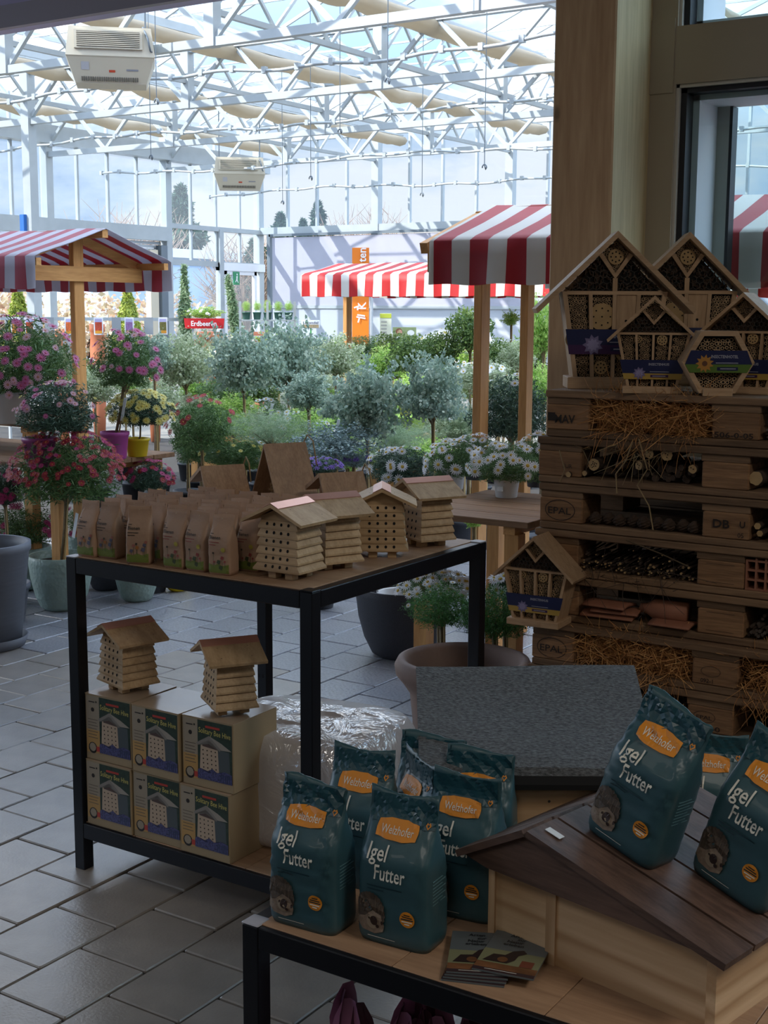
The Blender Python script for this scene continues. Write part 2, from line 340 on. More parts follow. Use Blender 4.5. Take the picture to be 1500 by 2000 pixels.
# ================================================================ THE SETTING
# ---- floor: base slab, pavers picked out one by one near the camera
fl = MB(); fl.box(-60, 25, -7, 90, -.12, -.008)
floor = fl.build('floor', 'grout'); floor['kind'] = 'structure'
def proj(p):
    v = Vector(p)-EYEV; d = v.dot(CF)
    return (750+F_PX*v.dot(CR)/d, 1000-F_PX*v.dot(CU)/d, d) if d > .05 else (0, 0, -1)
PU, PV, GAP = .2185, .257, .0035
o0 = atz(224, 1713, 0); o1 = atz(108, 1769, 0)
cells = []
for i in range(-40, 12):
    for j in range(-8, 36):
        u = o0.x+(i+.5)*PU; v = o1.y+(j+.5*(i % 2)+.5)*PV
        x, y, d = proj((u, v, 0))
        if d > 0 and -260 < x < 1760 and 1040 < y < 2300: cells.append((d, u, v))
cells.sort()
mp_ = {}
for nm in ('paver', 'paver2'):
    b = MB(); b.bevbox(-PU/2+GAP, PU/2-GAP, -PV/2+GAP, PV/2-GAP, -.03, 0, .003); mp_[nm] = b.mesh('paver', nm)
rest = [MB(), MB()]; cnt = 0
def inframe(u, v):
    x, y, d = proj((u, v, 0)); return -60 < x < 1560 and 1120 < y < 2060
for d, u, v in cells:
    k = 'paver' if v < 4.35+.25*math.sin(u*3) else 'paver2'; dz = rnd.uniform(-.0018, .0012)
    if inframe(u, v) and cnt < 298: put('paver', mp_[k], floor, (u, v, dz)); cnt += 1
    else: rest[k == 'paver2'].box(u-PU/2+GAP, u+PU/2-GAP, v-PV/2+GAP, v+PV/2-GAP, -.03, dz)
for b, k in zip(rest, ('paver', 'paver2')): b.build('paving_field', k, floor, kind='stuff')
b = MB(); b.box(-60, 25, 12, 90, -.1, -.004); b.build('outer_ground', solid('outer_ground', '77736A', .8, noise=.2, scale=1), floor)

# ---- the shop building the camera stands in: ceiling, walls, lintel, pillar, window
ceil = MB(); ceil.box(-9.2, 4, -6, 5.0, 3.75, 4.6); o = ceil.build('ceiling', solid('shop_ceiling', 'A8A199', .8)); o['kind'] = 'structure'
for nm, a in (('wall_rear', (-9.2, 4, -6.2, -6, 0, 4.6)), ('wall_right', (3.9, 4.1, -6, 5.2, 0, 4.6))):
    b = MB(); b.box(*a); o = b.build(nm, solid('shop_wall', '6E665E', .8)); o['kind'] = 'structure'
lz = atv(120, 20, 4.93).z
b = MB(); b.box(-12, -2.2, 4.9, 5.12, lz-.02, 4.6); b.cur = 1; b.box(-12, -2.2, 4.86, 4.9, lz-.06, lz+.05)
o = b.build('trim_1', [solid('lintel', 'C4BCE0', .5), solid('lintel_edge', 'A49EAA', .5)]); o['kind'] = 'structure'; o['label'] = 'grey mauve lintel beam over the wide opening'
b = MB(); b.box(-2.255, -2.012, 4.6, 4.605, 0, 3.75); b.bevbox(-2.255, -2.012, 4.602, 4.98, 0, 3.75, .006)
b.v = [tuple(v) for v in b.v]
b = MB(); b.bevbox(-2.255, -2.012, 4.6, 4.98, 0, 3.75, .006)
b.m = [1 if abs((b.v[f[0]][0]+b.v[f[2]][0])/2+2.012) < .001 else 0 for f in b.f]
pil = b.build('wooden_pillar', ['pillar', 'pillar_lit_side']); pil['kind'] = 'structure'; pil['label'] = 'tall square timber pillar behind the pallet stack'
# window wall right of the pillar, plane v = 4.93
W = 4.93
def wu(x): return atv(x, 400, W).x
def wz(x, y): return atv(x, y, W).z
u0 = -2.012; ua = wu(1311); zt = wz(1315, 165); zb = wz(1315, 52); ub = 3.0; zsill = 1.12
win = thing('window_1', 'large fixed shop window with broad taupe frame beside the timber pillar', None, (0, 0, 0)); win['kind'] = 'structure'
b = MB()
b.box(u0, ua, W, W+.1, 0, 3.75); b.box(ua, ub, W, W+.1, zt, zb); b.box(ua, ub, W, W+.1, 0, zsill)
b.box(u0, ua-.008, W-.006, W, zt-.03, zb+.03)
b.build('window_frame', 'frame', win)
b = MB(); b.box(ua, ua+.012, W+.012, W+.05, zsill, zt); b.box(ua, ub, W+.012, W+.05, zt-.012, zt); b.box(ua, ua+.012, W+.012, W+.05, zb, 3.7)
b.build('gasket_edge', solid('light_bead', 'C9C6BE', .5), win)
b = MB(); b.box(ua+.012, ua+.035, W+.03, W+.1, zsill, zt-.012); b.box(ua+.012, ub, W+.03, W+.1, zt-.03, zt-.012); b.box(ua+.012, ua+.035, W+.03, W+.1, zb, 3.7)
b.build('rubber_seal', solid('seal', '171A22', .5), win)
b = MB(); b.box(ua+.035, ua+.06, W+.1, W+.34, zsill, 3.7); b.box(ua+.035, ub, W+.1, W+.34, zt-.05, zb+.03)
b.build('reveal', solid('reveal', 'E2E2E6', .6), win)
b = MB(); b.box(ua+.06, ua+.11, W+.3, W+.36, zsill, zt-.05); b.cur = 1; b.box(ua+.11, ua+.122, W+.3, W+.36, zsill, zt-.05)
b.build('outer_mullion', [solid('mullion_grey', 'A5A49C', .6), 'black_metal'], win)
b = MB(); b.box(ua+.03, ub, W+.06, W+.066, zsill, zt-.01); b.box(ua+.03, ub, W+.06, W+.066, zb, 3.7)
b.build('pane', 'win_glass', win)
b = MB(); b.box(ua, ub, W+.1, W+.34, zsill-.04, zsill); b.build('window_sill', solid('reveal'), win) if 0 else b.build('window_sill', K['reveal'], win)

# ---- greenhouse
GU0, GU1, GV0, GV1, BAY = -20.4, 3.4, 5.2, 25.9, 3.4
ZC, ZT = 4.52, 5.32
NB = 7
gh_roof = thing('ceiling', 'glazed greenhouse roof on white steel trusses', None, (0, 0, 0)); gh_roof['kind'] = 'structure'
gvs = [GV1-3.45*k for k in range(0, 6)]   # 25.9 22.45 19 15.55 12.1 8.65
def column(u, v, wdt=.15, z1=ZT+.2, nm='steel_column'):
    b = MB(); b.box(u-wdt/2, u+wdt/2, v-wdt/2, v+wdt/2, 0, z1); b.box(u-wdt*.9, u+wdt*.9, v-wdt*.9, v+wdt*.9, -.008, .03)
    o = b.build(nm, 'white_metal'); o['kind'] = 'structure'; return o
def truss(p, q, zb_, zt_, n, nm, par, th=.07):
    """chords plus W bracing, posts at the quarter points"""
    t = thing(nm, None, None); t.parent = par
    p = Vector(p); q = Vector(q)
    P = lambda s, z: Vector((p.x+(q.x-p.x)*s, p.y+(q.y-p.y)*s, z))
    b = MB(); b.bar(P(0, zb_), P(1, zb_), th*1.3, th*1.3); b.build('bottom_chord', 'white_metal', t)
    b = MB(); b.bar(P(0, zt_), P(1, zt_), th*1.4, th*1.6); b.build('top_chord', 'white_metal', t)
    for k in range(n):
        for s0, z0, s1, z1 in ((k/n, zb_, (k+.5)/n, zt_), ((k+.5)/n, zt_, (k+1)/n, zb_)):
            b = MB(); b.bar(P(s0, z0), P(s1, z1), th*.75, th*.75); b.build('web_bar', 'white_metal', t)
    return t
for gi, v in enumerate(gvs[1:5]):
    for k in range(6):
        u = GU0+BAY*k
        if gi == 2 and k == 1: column(u, v, .17)
        if k > 4 and gi > 1: continue
        if k: b = MB(); b.box(u-.07, u+.07, v-.07, v+.07, ZC-.05, ZT+.2); b.build('truss_post', 'white_metal', gh_roof)
        truss((u, v, 0), (u+BAY, v, 0), ZC, ZT, 2, 'roof_truss', gh_roof, .075)
for k in range(1, 6):
    u = GU0+BAY*k
    for j in range(4): truss((u, gvs[j], 0), (u, gvs[j+1], 0), ZC+.34, ZT+.12, 3, 'gutter_truss', gh_roof, .05)
    b = MB(); b.box(u-.1, u+.1, GV0, GV1, ZT+.2, ZT+.32); b.build('roof_gutter', 'white_metal', gh_roof)
RZ0, RZ1 = ZT+.32, ZT+1.0
for k in range(NB):
    ua_, ub_ = GU0+BAY*k, GU0+BAY*(k+1); um = (ua_+ub_)/2
    b = MB(); b.box(um-.04, um+.04, GV0, GV1, RZ1-.03, RZ1+.05); b.build('ridge_bar', 'white_metal', gh_roof)
    b = MB()
    nb = 19
    for j in range(nb+1):
        v = GV0+(GV1-GV0)*j/nb
        b.bar((ua_, v, RZ0), (um, v, RZ1), .035, .05); b.bar((um, v, RZ1), (ub_, v, RZ0), .035, .05)
    b.build('glazing_bars', 'white_metal', gh_roof, kind='stuff')
    for x0, z0, x1, z1 in ((ua_, RZ0, um, RZ1), (um, RZ1, ub_, RZ0)):
        b = MB(); b.add([(x0, GV0, z0+.03), (x1, GV0, z1+.03), (x1, GV1, z1+.03), (x0, GV1, z0+.03)], [(0, 1, 2, 3)]); b.build('roof_pane', 'roof_glass', gh_roof)
# purlins and vent rods running across
b = MB()
for v in [GV0+1.725*j for j in range(12)]: b.bar((GU0, v, ZT+.5), (2, v, ZT+.5), .03, .03)
b.build('vent_rods', 'white_metal', gh_roof, kind='stuff')
# bundled shade cloths hanging in scallops under the trusses
for k in range(5):
    for off in (.75,):
        u = GU0+BAY*k+off; b = MB(); b.smooth = True; rs = []
        for j in range(70):
            v = 7+(GV1-.3-7)*j/69; ph = (v % 1.15)/1.15; sag = .05*(1-(2*ph-1)**2)+.02*math.sin(v*5+k)
            w_ = .20+.03*math.sin(v*3.1+k*2)
            rs.append([(u+w_*math.cos(a), v, ZT-.02-.06-sag*.8+(.09+sag*.5)*math.sin(a)) for a in [2*math.pi*i/8 for i in range(8)]])
        b.rings(rs); b.build('shade_curtain', 'curtain', gh_roof)
        b = MB(); b.bar((u, 7, ZT+.02), (u, GV1-.2, ZT+.02), .05, .03); b.build('curtain_rail', 'white_metal', gh_roof)
# wavy irrigation pipes under the trusses
def pipe(pts, r, label):
    b = MB(); b.smooth = True; out = []
    for i in range(len(pts)-1):
        for t in range(6): out.append(Vector(pts[i]).lerp(Vector(pts[i+1]), t/6)+Vector((0, 0, .02*math.sin(math.pi*t/3))))
    out.append(Vector(pts[-1])); b.tube(out, r, 6)
    b.smooth = False
    for p in out[::2]: b.box(p.x-.03, p.x+.03, p.y-.03, p.y+.03, p.z-.03, p.z+.05)
    return tag(b.build('water_pipe', 'white_metal'), label, 'pipe', 'white pipes slung under the greenhouse trusses')
for v, z in ((13.3, 4.42), (16.9, 4.36), (20.6, 4.25), (24.0, 4.1)):
    pipe([(GU0+1.5*i, v, z+.05*math.sin(i*1.3+v)) for i in range(11)], .022, 'thin white pipe slung beneath the greenhouse roof trusses, '+{13.3: 'nearest one', 16.9: 'second nearest', 20.6: 'second farthest', 24.0: 'farthest, close to the back wall'}[v])

# far wall (runs along u at v = GV1), with a big white roller screen below a beam
far = thing('wall_back', 'far greenhouse wall of glass above a white fabric screen', None); far['kind'] = 'structure'
zbm = 3.3
for k in range(0, 5):
    u = GU0+BAY*k; b = MB(); b.box(u-.09, u+.09, GV1-.18, GV1, 0, ZT+.3); b.build('steel_column', 'white_metal', far)
for k in range(17):
    u = GU0+BAY/4*k
    if k % 4: b = MB(); b.box(u-.025, u+.025, GV1-.08, GV1, zbm, ZT+.3); b.build('mullion', 'white_metal', far)
    b = MB(); b.box(u, u+BAY/4, GV1-.03, GV1-.022, zbm, ZT+.3); b.build('pane', 'glass', far)
b = MB(); b.box(GU0, 3, GV1-.16, GV1, zbm, zbm+.16); b.box(GU0, 3, GV1-.1, GV1, ZT+.1, ZT+.3); b.build('wall_rail', 'white_metal', far)
b = MB(); b.box(GU0+.42, 3, GV1-.24, GV1-.2, zbm-.06, zbm); b.box(GU0+.36, GU0+.46, GV1-.24, GV1-.14, 0, zbm); b.build('screen_track', 'cable', far)
b = MB(); b.box(GU0+.5, 3, GV1-.21, GV1-.2, 1.62, zbm-.08); b.build('fabric_screen', 'screen', far)
b = MB(); b.box(GU0+.5, 3, GV1-.23, GV1-.18, 1.56, 1.63); b.cur = 1; b.box(GU0+.5, 3, GV1-.2, GV1-.19, 0, 1.56); b.build('lower_screen', ['white_metal', solid('lower_wall', 'C6CBD2', .6, trans=.3)], far)

# left wall (runs along v at u = GU0)
lw = thing('wall_left', 'left greenhouse wall of tall glass panes over open roller gates', None); lw['kind'] = 'structure'
for k in range(0, 7):
    v = GV1-3.45*k; b = MB(); b.box(GU0, GU0+.18, v-.09, v+.09, 0, ZT+.3)
    if k: b.build('steel_column', 'white_metal', lw)
for k in range(1, 25):
    v = GV1-3.45/4*k
    if k % 4: b = MB(); b.box(GU0, GU0+.07, v-.025, v+.025, 3.2 if k > 4 else 2.62, ZT+.3); b.build('mullion', 'white_metal', lw)
    b = MB(); b.box(GU0+.03, GU0+.038, v, v+3.45/4, 3.2 if k > 4 else (2.6 if k < 3 else .9), ZT+.3); b.build('pane', 'glass', lw)
b = MB(); b.box(GU0, GU0+.2, 8, GV1-3.5, 3.0, 3.3); b.box(GU0, GU0+.12, GV1-3.5, GV1, 3.3, 3.4); b.box(GU0, GU0+.3, 5, GV1, ZT-.6, ZT-.25); b.build('wall_rail', 'white_metal', lw)
b = MB(); 
for q in range(5): b.box(GU0-.02, GU0+.05, 8, GV1-3.6, 2.62+.075*q, 2.68+.075*q)
b.build('roller_shutter_slats', 'alu', lw, kind='stuff')
b = MB(); b.box(GU0-.02, GU0+.2, GV1-3.75, GV1-3.55, 0, 2.9); b.cur = 1; b.box(GU0, GU0+.15, GV1-4.05, GV1-3.8, .0, 2.8); b.build('gate_post', ['cable', solid('beige_panel', 'C9C0AC', .6)], lw)
b = MB(); b.box(GU0, GU0+.14, GV1-1.7, GV1-1.56, 0, 3.35); b.box(GU0, GU0+.08, GV1-3.4, GV1-1.7, .85, .95); b.box(GU0, GU0+.08, GV1-3.4, GV1, 2.5, 2.62); b.build('door_post', 'white_metal', lw)
door = thing('door_1', 'white framed glazed exit door in the far left corner', None); door['kind'] = 'structure'
b = MB(); dv0, dv1 = GV1-1.5, GV1-.3
b.box(GU0+.02, GU0+.1, dv0, dv0+.09, 0, 2.42); b.box(GU0+.02, GU0+.1, dv1-.09, dv1, 0, 2.42); b.box(GU0+.02, GU0+.1, dv0, dv1, 2.33, 2.42); b.box(GU0+.02, GU0+.1, dv0, dv1, 0, .3)
b.build('door_frame', 'white_wall', door); b = MB(); b.box(GU0+.05, GU0+.056, dv0+.09, dv1-.09, .3, 2.33); b.build('pane', 'glass', door)
b = MB(); b.box(GU0, GU0+.12, GV1-1.7, GV1, 2.42, 2.6); b.build('transom_panel', 'white_wall', lw)
ex = thing('exit_sign', 'small green running figure exit sign on the far corner door', 'sign', (GU0+.12, (dv0+dv1)/2-.2, 2.1), R(90))
b = MB(); b.box(-.11, .11, -.012, .012, 0, .3); b.build('sign_board', solid('exit_green', '3E8F63', .5), ex)
d = Deco(off=.013); d.disc(.0, .24, .022, solid('white', 'E8EAEC', .6)); d.poly([(-.02, .2), (.03, .21), (.02, .12), (.06, .05), (.04, .04), (0, .1), (-.05, .05), (-.06, .07), (-.02, .13)], K['white']); d.build('running_figure', ex)

# ---- beyond the glass
def leafcloud(name, n, fn, size, asp, m, seed, parent=None, kind='stuff', fold=0):
    g_ = np.random.RandomState(seed); P = fn(g_, n); A = g_.normal(size=(n, 3)); A /= np.linalg.norm(A, axis=1)[:, None]
    B = g_.normal(size=(n, 3)); B -= (B*A).sum(1)[:, None]*A; B /= np.linalg.norm(B, axis=1)[:, None]
    s_ = size*(.6+.8*g_.rand(n))[:, None]; A *= s_; B *= s_*asp
    V_ = np.stack([P-A*.5, P+B*.5, P+A*.5, P-B*.5], 1).reshape(-1, 3)
    me = bpy.data.meshes.new(name); me.vertices.add(4*n); me.vertices.foreach_set('co', V_.ravel().astype(np.float32))
    me.loops.add(4*n); me.loops.foreach_set('vertex_index', np.arange(4*n, dtype=np.int32)); me.polygons.add(n)
    me.polygons.foreach_set('loop_start', np.arange(0, 4*n, 4, dtype=np.int32)); me.polygons.foreach_set('loop_total', np.full(n, 4, dtype=np.int32))
    me.materials.append(K[m] if isinstance(m, str) else m); me.update(calc_edges=True)
    return put(name, me, parent, kind=kind) if parent is not False else me
K['conifer'] = leafmat('conifer_needles', ['2C3F33', '3D5544', '4C6650'], .1)
K['blossom'] = leafmat('hedge_blossom', ['B59A78', 'D9C9A8', 'A87F66', 'E3D6C2', '8B7A4E'], .3)
K['yellowgreen'] = leafmat('spring_leaves', ['8FA04A', 'B7C05E', '6D8440'], .3)
K['twig'] = mat('bare_twig', '8B7564', .9)
def conifer(px, ytop, d, h, wd, label):
    p = atd(px, ytop, d); x, y = p.x, p.y; h = p.z
    t = thing('conifer_tree', label, 'tree', (x, y, 0), 0, None)
    def fn(g_, n):
        z = h*(.12+.88*g_.rand(n)**1.2); a = g_.rand(n)*2*np.pi; tier = .75+.25*np.sin(z*6.5)
        r = wd/2*(1-z/h)*tier*np.sqrt(g_.rand(n))+.05; return np.stack([r*np.cos(a), r*np.sin(a), z-r*.18], 1)
    leafcloud('foliage', 9000, fn, .36, .3, 'conifer', int(px), t)
    b = MB(); b.tube([(0, 0, -.05), (0, 0, h*.5), (0, 0, h*.97)], [.16, .1, .02], 6); b.build('trunk', 'bark', t)
conifer(352, 366, 45, 0, 6.4, 'tall dark conifer outside, tallest one left of the corner door'); conifer(548, 418, 60, 0, 7.5, 'short bushy conifer beyond the far wall, nearest the corner column')
conifer(621, 396, 62, 0, 6.5, 'slender pointed conifer beyond the far wall'); conifer(500, 470, 40, 0, 4.0, 'dark conifer seen through the panes above the exit door')
conifer(592, 430, 70, 0, 4.6, 'smallest conifer beyond the far wall beside the pointed one')
def bare(px, ytop, d, sp, label, grp=None):
    p = atd(px, ytop, d); t = thing('bare_tree', label, 'tree', (p.x, p.y, 0), 0, grp); r_ = random.Random(int(px)); b = MB(); h = p.z
    b.tube([(0, 0, -.05), (0, 0, h*.35)], [.14, .1], 5)
    for i in range(90):
        a = r_.uniform(0, 6.28); s = sp*.5*math.sqrt(r_.random()); z1 = h*r_.uniform(.55, 1)*(1-.25*(s/sp)**2); m_ = (s*.35*math.cos(a), s*.35*math.sin(a), h*.45)
        b.tube([(0, 0, h*.25), m_, (s*math.cos(a), s*math.sin(a), z1)], [.035, .025, .006], 3)
        for q in range(3):
            a2 = r_.uniform(0, 6.28); l = .5; e = Vector(m_).lerp(Vector((s*math.cos(a), s*math.sin(a), z1)), r_.uniform(.3, .9)); b.tube([e, e+Vector((l*math.cos(a2), l*math.sin(a2), .5))], [.014, .004], 3)
    b.build('branches', 'twig', t)
bare(700, 385, 55, 4.6, 'leafless round tree behind the far wall above the orange banner'); bare(740, 400, 58, 4, 'leafless tree right of the banner, behind the wall column')
bare(215, 390, 38, 4.5, 'leafless tree behind the left glass wall'); bare(285, 400, 40, 3.4, 'leafless thin tree behind the left wall near the second column'); bare(478, 455, 36, 3, 'leafless small tree above the exit door')
def blob(rx, ry, rz, cz): 
    def fn(g_, n):
        D_ = g_.normal(size=(n, 3)); D_ /= np.linalg.norm(D_, axis=1)[:, None]; r = (g_.rand(n)**.35)[:, None]; return D_*r*np.array([rx, ry, rz])+np.array([0, 0, cz])
    return fn
for i in range(15):
    v = 7+1.7*i; t = thing('flowering_hedge_bush', 'pale blossoming bush in the hedge outside the left wall', 'bush', (GU0-3.5-rnd.random(), v, 0), 0, 'blossoming hedge outside the left wall')
    leafcloud('foliage', 900, blob(1.1, 1.1, 1.0, 1.0), .16, .6, 'blossom', i, t); b = MB(); b.tube([(0, 0, -.03), (0, 0, .8)], .05, 5); b.build('trunk', 'bark', t)
for i, (u, v, s) in enumerate(((GU0-2.2, 20.2, .9), (GU0-2.0, 15, .7), (GU0-2.6, 24, 1.0))):
    t = thing('young_conifer', 'yellow green young conifer outside the left wall, %s one' % ('middle', 'nearest', 'farthest')[i], 'tree', (u, v, 0)); leafcloud('foliage', 1400, lambda g_, n: (lambda z, a: np.stack([s*.55*(1-z/2.2)*np.cos(a), s*.55*(1-z/2.2)*np.sin(a), z], 1))(.2+1.9*g_.rand(n), 6.28*g_.rand(n)), .14, .5, 'yellowgreen', i+50, t)
    b = MB(); b.tube([(0, 0, -.03), (0, 0, .8)], .05, 5); b.build('trunk', 'bark', t)
b = MB(); b.box(GU0-9, GU0-6.2, 27, 33, 0, 3.0); b.cur = 1; b.box(GU0-9.2, GU0-6, 26.8, 33.2, 3.0, 3.25)
tag(b.build('shed', [solid('shed_wall', 'A7C0DE', .7), solid('shed_roof', 'D8DADF', .7)]), 'pale blue low building outside the corner door', 'building')

# ================================================================ SHOP TABLES
def rack_table(label, x0, x1, y0, y1, h, shelf, leg=.037, capc=((0, 0), (1, 1), (0, 1))):
    t = thing('display_table', label, 'table', (x0, y0, 0)); X, Y = x1-x0, y1-y0; l = leg
    for i, (a, c) in enumerate(((0, 0), (X-l, 0), (0, Y-l), (X-l, Y-l))):
        b = MB(); b.bevbox(a, a+l, c, c+l, 0, h-.003, .002); lg = b.build('leg', 'black_metal', t)
        b = MB(); b.bevbox(a-.001, a+l+.001, c-.001, c+l+.001, h-.003, h+.001, .002); b.build('end_cap', 'cap' if i != 1 else 'black_metal', lg)
    for z in [h]+([shelf] if shelf else []):
        for (a0, a1, c0, c1) in ((l, X-l, 0, .03), (l, X-l, Y-.03, Y), (0, .03, l, Y-l), (X-.03, X, l, Y-l)):
            b = MB(); b.bevbox(a0, a1, c0, c1, z-.045, z-.002, .002); b.build('rail', 'black_metal', t)
        n = 4
        for k in range(n):
            a0 = .03+(X-.06)*k/n; b = MB(); b.bevbox(a0+.0008, .03+(X-.06)*(k+1)/n-.0008, .012, Y-.012, z-.018, z, .001); b.build('shelf_board', 'ply', t)
    b = MB()
    for z0 in (.42, .36): 
        for a in (.008, .024): b.box(a-.002, a+.002, Y-l-.001, Y-l, z0, z0+.012)
    b.build('slots', 'black', t, kind='stuff'); return t
T1H, T1S = .887, .14
TX0, TX1, TY0, TY1 = -2.65, -1.828, 2.503, 3.362
rack_table('square black steel table carrying the brown seed bags, with a lower shelf', TX0, TX1, TY0, TY1, T1H, T1S)
T2H = .45
rack_table('low black steel table in the foreground under the teal bags', -1.457, -.25, 1.776, 2.62, T2H, None)

# ---- cartons on the lower shelf
def carton(i, j):
    w_, d_, h_ = .168, .185, .185; u = TX0+.045+.171*j+.004*i*j; z = T1S+.186*i
    lab = ['left', 'middle', 'right'][j]+' printed bee hive carton in the '+['bottom', 'top'][i]+' row of the lower shelf'
    t = thing('carton', lab, 'box', (u, 2.512+.004*((i+j) % 2), z), R((.6, -.8, 1.1)[j]*(1 if i else -.5)), 'printed bee hive cartons')
    b = MB(); b.bevbox(0, w_, 0, d_, 0, h_-.001, .0015); b.build('carton_body', 'card', t)
    b = MB(); b.bevbox(-.0005, w_+.0005, -.0005, d_+.0005, h_-.0012, h_, .0004); b.build('lid_flap', 'lid', t)
    d = Deco(lambda x, z_: (x, 0, z_), .0006)
    W_ = solid('print_cream', '9A8E7C', .4); G_ = solid('print_green', '2C3D33', .4, noise=.35, scale=60); Gy = solid('print_grey', '85807A', .4); LG = solid('print_palewood', 'B9A48E', .4)
    dk = solid('print_dark', '241E1B', .4); red = solid('print_red', 'B23F35', .4); lav = solid('print_lavender', '494A73', .4, noise=.6, scale=260); ye = solid('print_yellow', 'C9BE6E', .4)
    warm = solid('print_warm', 'B58F57' if (i+j) % 2 == 0 else 'B79A74', .4)
    d.rect(.004, .052, .02, .18, W_, 0); d.rect(.004, .052, .02, .085, warm, 1); d.rect(.052, w_-.004, .024, .18, G_, 0)
    d.poly([(.052, .024), (w_-.004, .024), (w_-.004, .05), (.14, .055), (.12, .046), (.1, .056), (.08, .045), (.06, .052), (.052, .046)], lav, 5)
    d.poly([(.058, .042), (.062, .115), (.118, .11), (.122, .036)], LG, 1)
    d.poly([(.118, .11), (.155, .108), (.158, .04), (.122, .036)], solid('print_bluegrey', '4C5458', .4), 1)
    d.poly([(.048, .118), (.09, .142), (.128, .112), (.125, .106), (.09, .132), (.052, .112)], Gy, 3)
    d.poly([(.09, .142), (.13, .128), (.163, .112), (.128, .110)], solid('print_roofgrey', '9C948A', .4), 2)
    d.poly([(.066, .112), (.09, .130), (.118, .108)], solid('print_brown', '54433E', .4), 2)
    for r_ in range(5):
        for c_ in range(4): d.disc(.07+c_*.0135+.0004*r_, .102-r_*.0115, .0022, dk, 3, 6)
    d.rect(.078, .125, .162, .168, red, 2); d.text('Solitary Bee Hive', .056, .147, .02, ye, .104, R(-2), .003)
    d.disc(.026, .034, .016, dk, 2, 14); d.disc(.026, .036, .012, W_, 3, 10); d.rect(.04, .105, .026, .04, red, 4)
    for q in range(7): d.rect(.01, .046-.004*(q % 2), .062+q*.0085, .064+q*.0085, solid('print_textgrey', '6B5D50', .4), 2, 1, 1)
    d.disc(.028, .142, .006, dk, 2, 10); d.rect(.014, .036, .162, .165, dk, 2, 1, 1); d.disc(.042, .165, .003, dk, 3, 6)
    for q in range(5): d.poly([(.128+.007*q, .026), (.13+.007*q, .026), (.131+.007*q, .045+.004*(q % 2)), (.127+.007*q, .046)], solid('print_blue', '33405E', .4), 6)
    d.build('front_print', t)
for i in (0, 1):
    for j in (0, 1, 2): carton(i, j)

# ---- layered solitary bee hive houses
def bee_hive(mk='hive'):
    t = thing('bee_hive_house', '', 'bee house', (0, 0, 0)); w_, d_ = .126, .112; nL = 6; lh = .021; z = .018
    for a, c in ((-.036, -.03), (.016, -.03), (-.036, .03), (.016, .03)):
        b = MB(); b.bevbox(a, a+.024, c-.012, c+.012, 0, .019, .001); b.build('foot', mk, t)
    b = MB(); b.box(-.04, .044, -.046, .046, .016, .022); b.build('floor_board', mk, t)
    for k in range(nL):
        z0 = .02+k*lh; sh = .0013*(5-k); fl = .008 if k else .014
        lo, hi = (w_/2-.008+sh+fl*.75, d_/2-.008+sh+(.0025 if k else .006)*.55), (w_/2-.010+sh, d_/2-.010+sh)
        r = lambda h_, zz: [(-h_[0], -h_[1], zz), (h_[0], -h_[1], zz), (h_[0], h_[1], zz), (-h_[0], h_[1], zz)]
        b = MB(); b.rings([r(lo, z0), r(lo, z0+.005), r(hi, z0+lh-.0005)]); b.build('layer_board', mk, t)
    zt_ = .02+nL*lh
    def fy(k, zz):
        q = max(0, min(1, (zz-(.02+k*lh)-.005)/(lh-.0055))); sh = .0013*(5-k); fl = .0025 if k else .006; lo = d_/2-.008+sh+fl*.55; hi = d_/2-.010+sh; return -(lo+(hi-lo)*q)-.0008
    b = MB(); b.prism([(-w_/2+.008, zt_-.001), (w_/2-.008, zt_-.001), (w_/2-.008, zt_+.008), (0, zt_+.032), (-w_/2+.008, zt_+.008)], -d_/2+.012, d_/2-.012); b.build('gable_board', mk, t)
    b = MB()
    for r_ in range(6):
        for c_ in range(4):
            x = -.033+c_*.022; zz = .02+r_*lh+.0125
            b.add([(x+.0038*math.cos(q*math.pi/4), fy(r_, zz+.0042*math.sin(q*math.pi/4)), zz+.0042*math.sin(q*math.pi/4)) for q in range(8)], [tuple(range(8))])
    b.build('nest_holes', 'black', t, kind='stuff')
    ax, az = .094, zt_+.001; ap = zt_+.046
    for s in (-1, 1):
        T_ = lambda x, z_: (s*x, z_)
        poly = [T_(0, ap), T_(ax, az), T_(ax-.002, az-.007), T_(0, ap-.009)]
        if s < 0: poly = poly[::-1]
        b = MB(); b.prism(poly, -d_/2-.022, d_/2+.02); rb = b.build('roof_board', mk, t)
        b = MB()
        for q in (.35, .75):
            for y in (-.04, .04):
                zz = ap+(az-ap)*q+.0006; b.add([(s*ax*q+.0022*math.cos(a), y+.0022*math.sin(a), zz) for a in [k*math.pi/3 for k in range(6)]], [tuple(range(6))])
        b.build('nail_holes', 'black', rb, kind='stuff')
    b = MB(); s = (az-ap)/ax; b.prism([(0, ap+.0028), (.024, ap+.0022+s*.024), (.024, ap+.0005+s*.024), (0, ap+.0008), (-.024, ap+.0005+s*.024), (-.024, ap+.0022+s*.024)], -d_/2-.022, d_/2+.02)
    b.build('ridge_cap', 'copper', t, label='pinkish copper ridge strip'); return t
hv = bee_hive('hive')
HV = [((-1.985, 2.625, T1H), 0, 'pale wooden bee house with 24 holes at the front corner of the table', 0),
      ((-1.975, 2.79, T1H), R(-25), 'pale wooden bee house second from the front corner, turned sideways', 0),
      ((-1.955, 3.0, T1H), R(33), 'bee house third from the table corner, holes facing the viewer', 0),
      ((-1.945, 3.215, T1H), R(-28), 'rearmost bee house on the right rim of the square table', 0),
      ((-2.535, 2.612, T1S+.372), R(-16), 'bee house standing on the left carton beside the table leg', 0),
      ((-2.165, 2.60, T1S+.376), R(-34), 'bee house standing on the right carton, seen from its side', 0)]
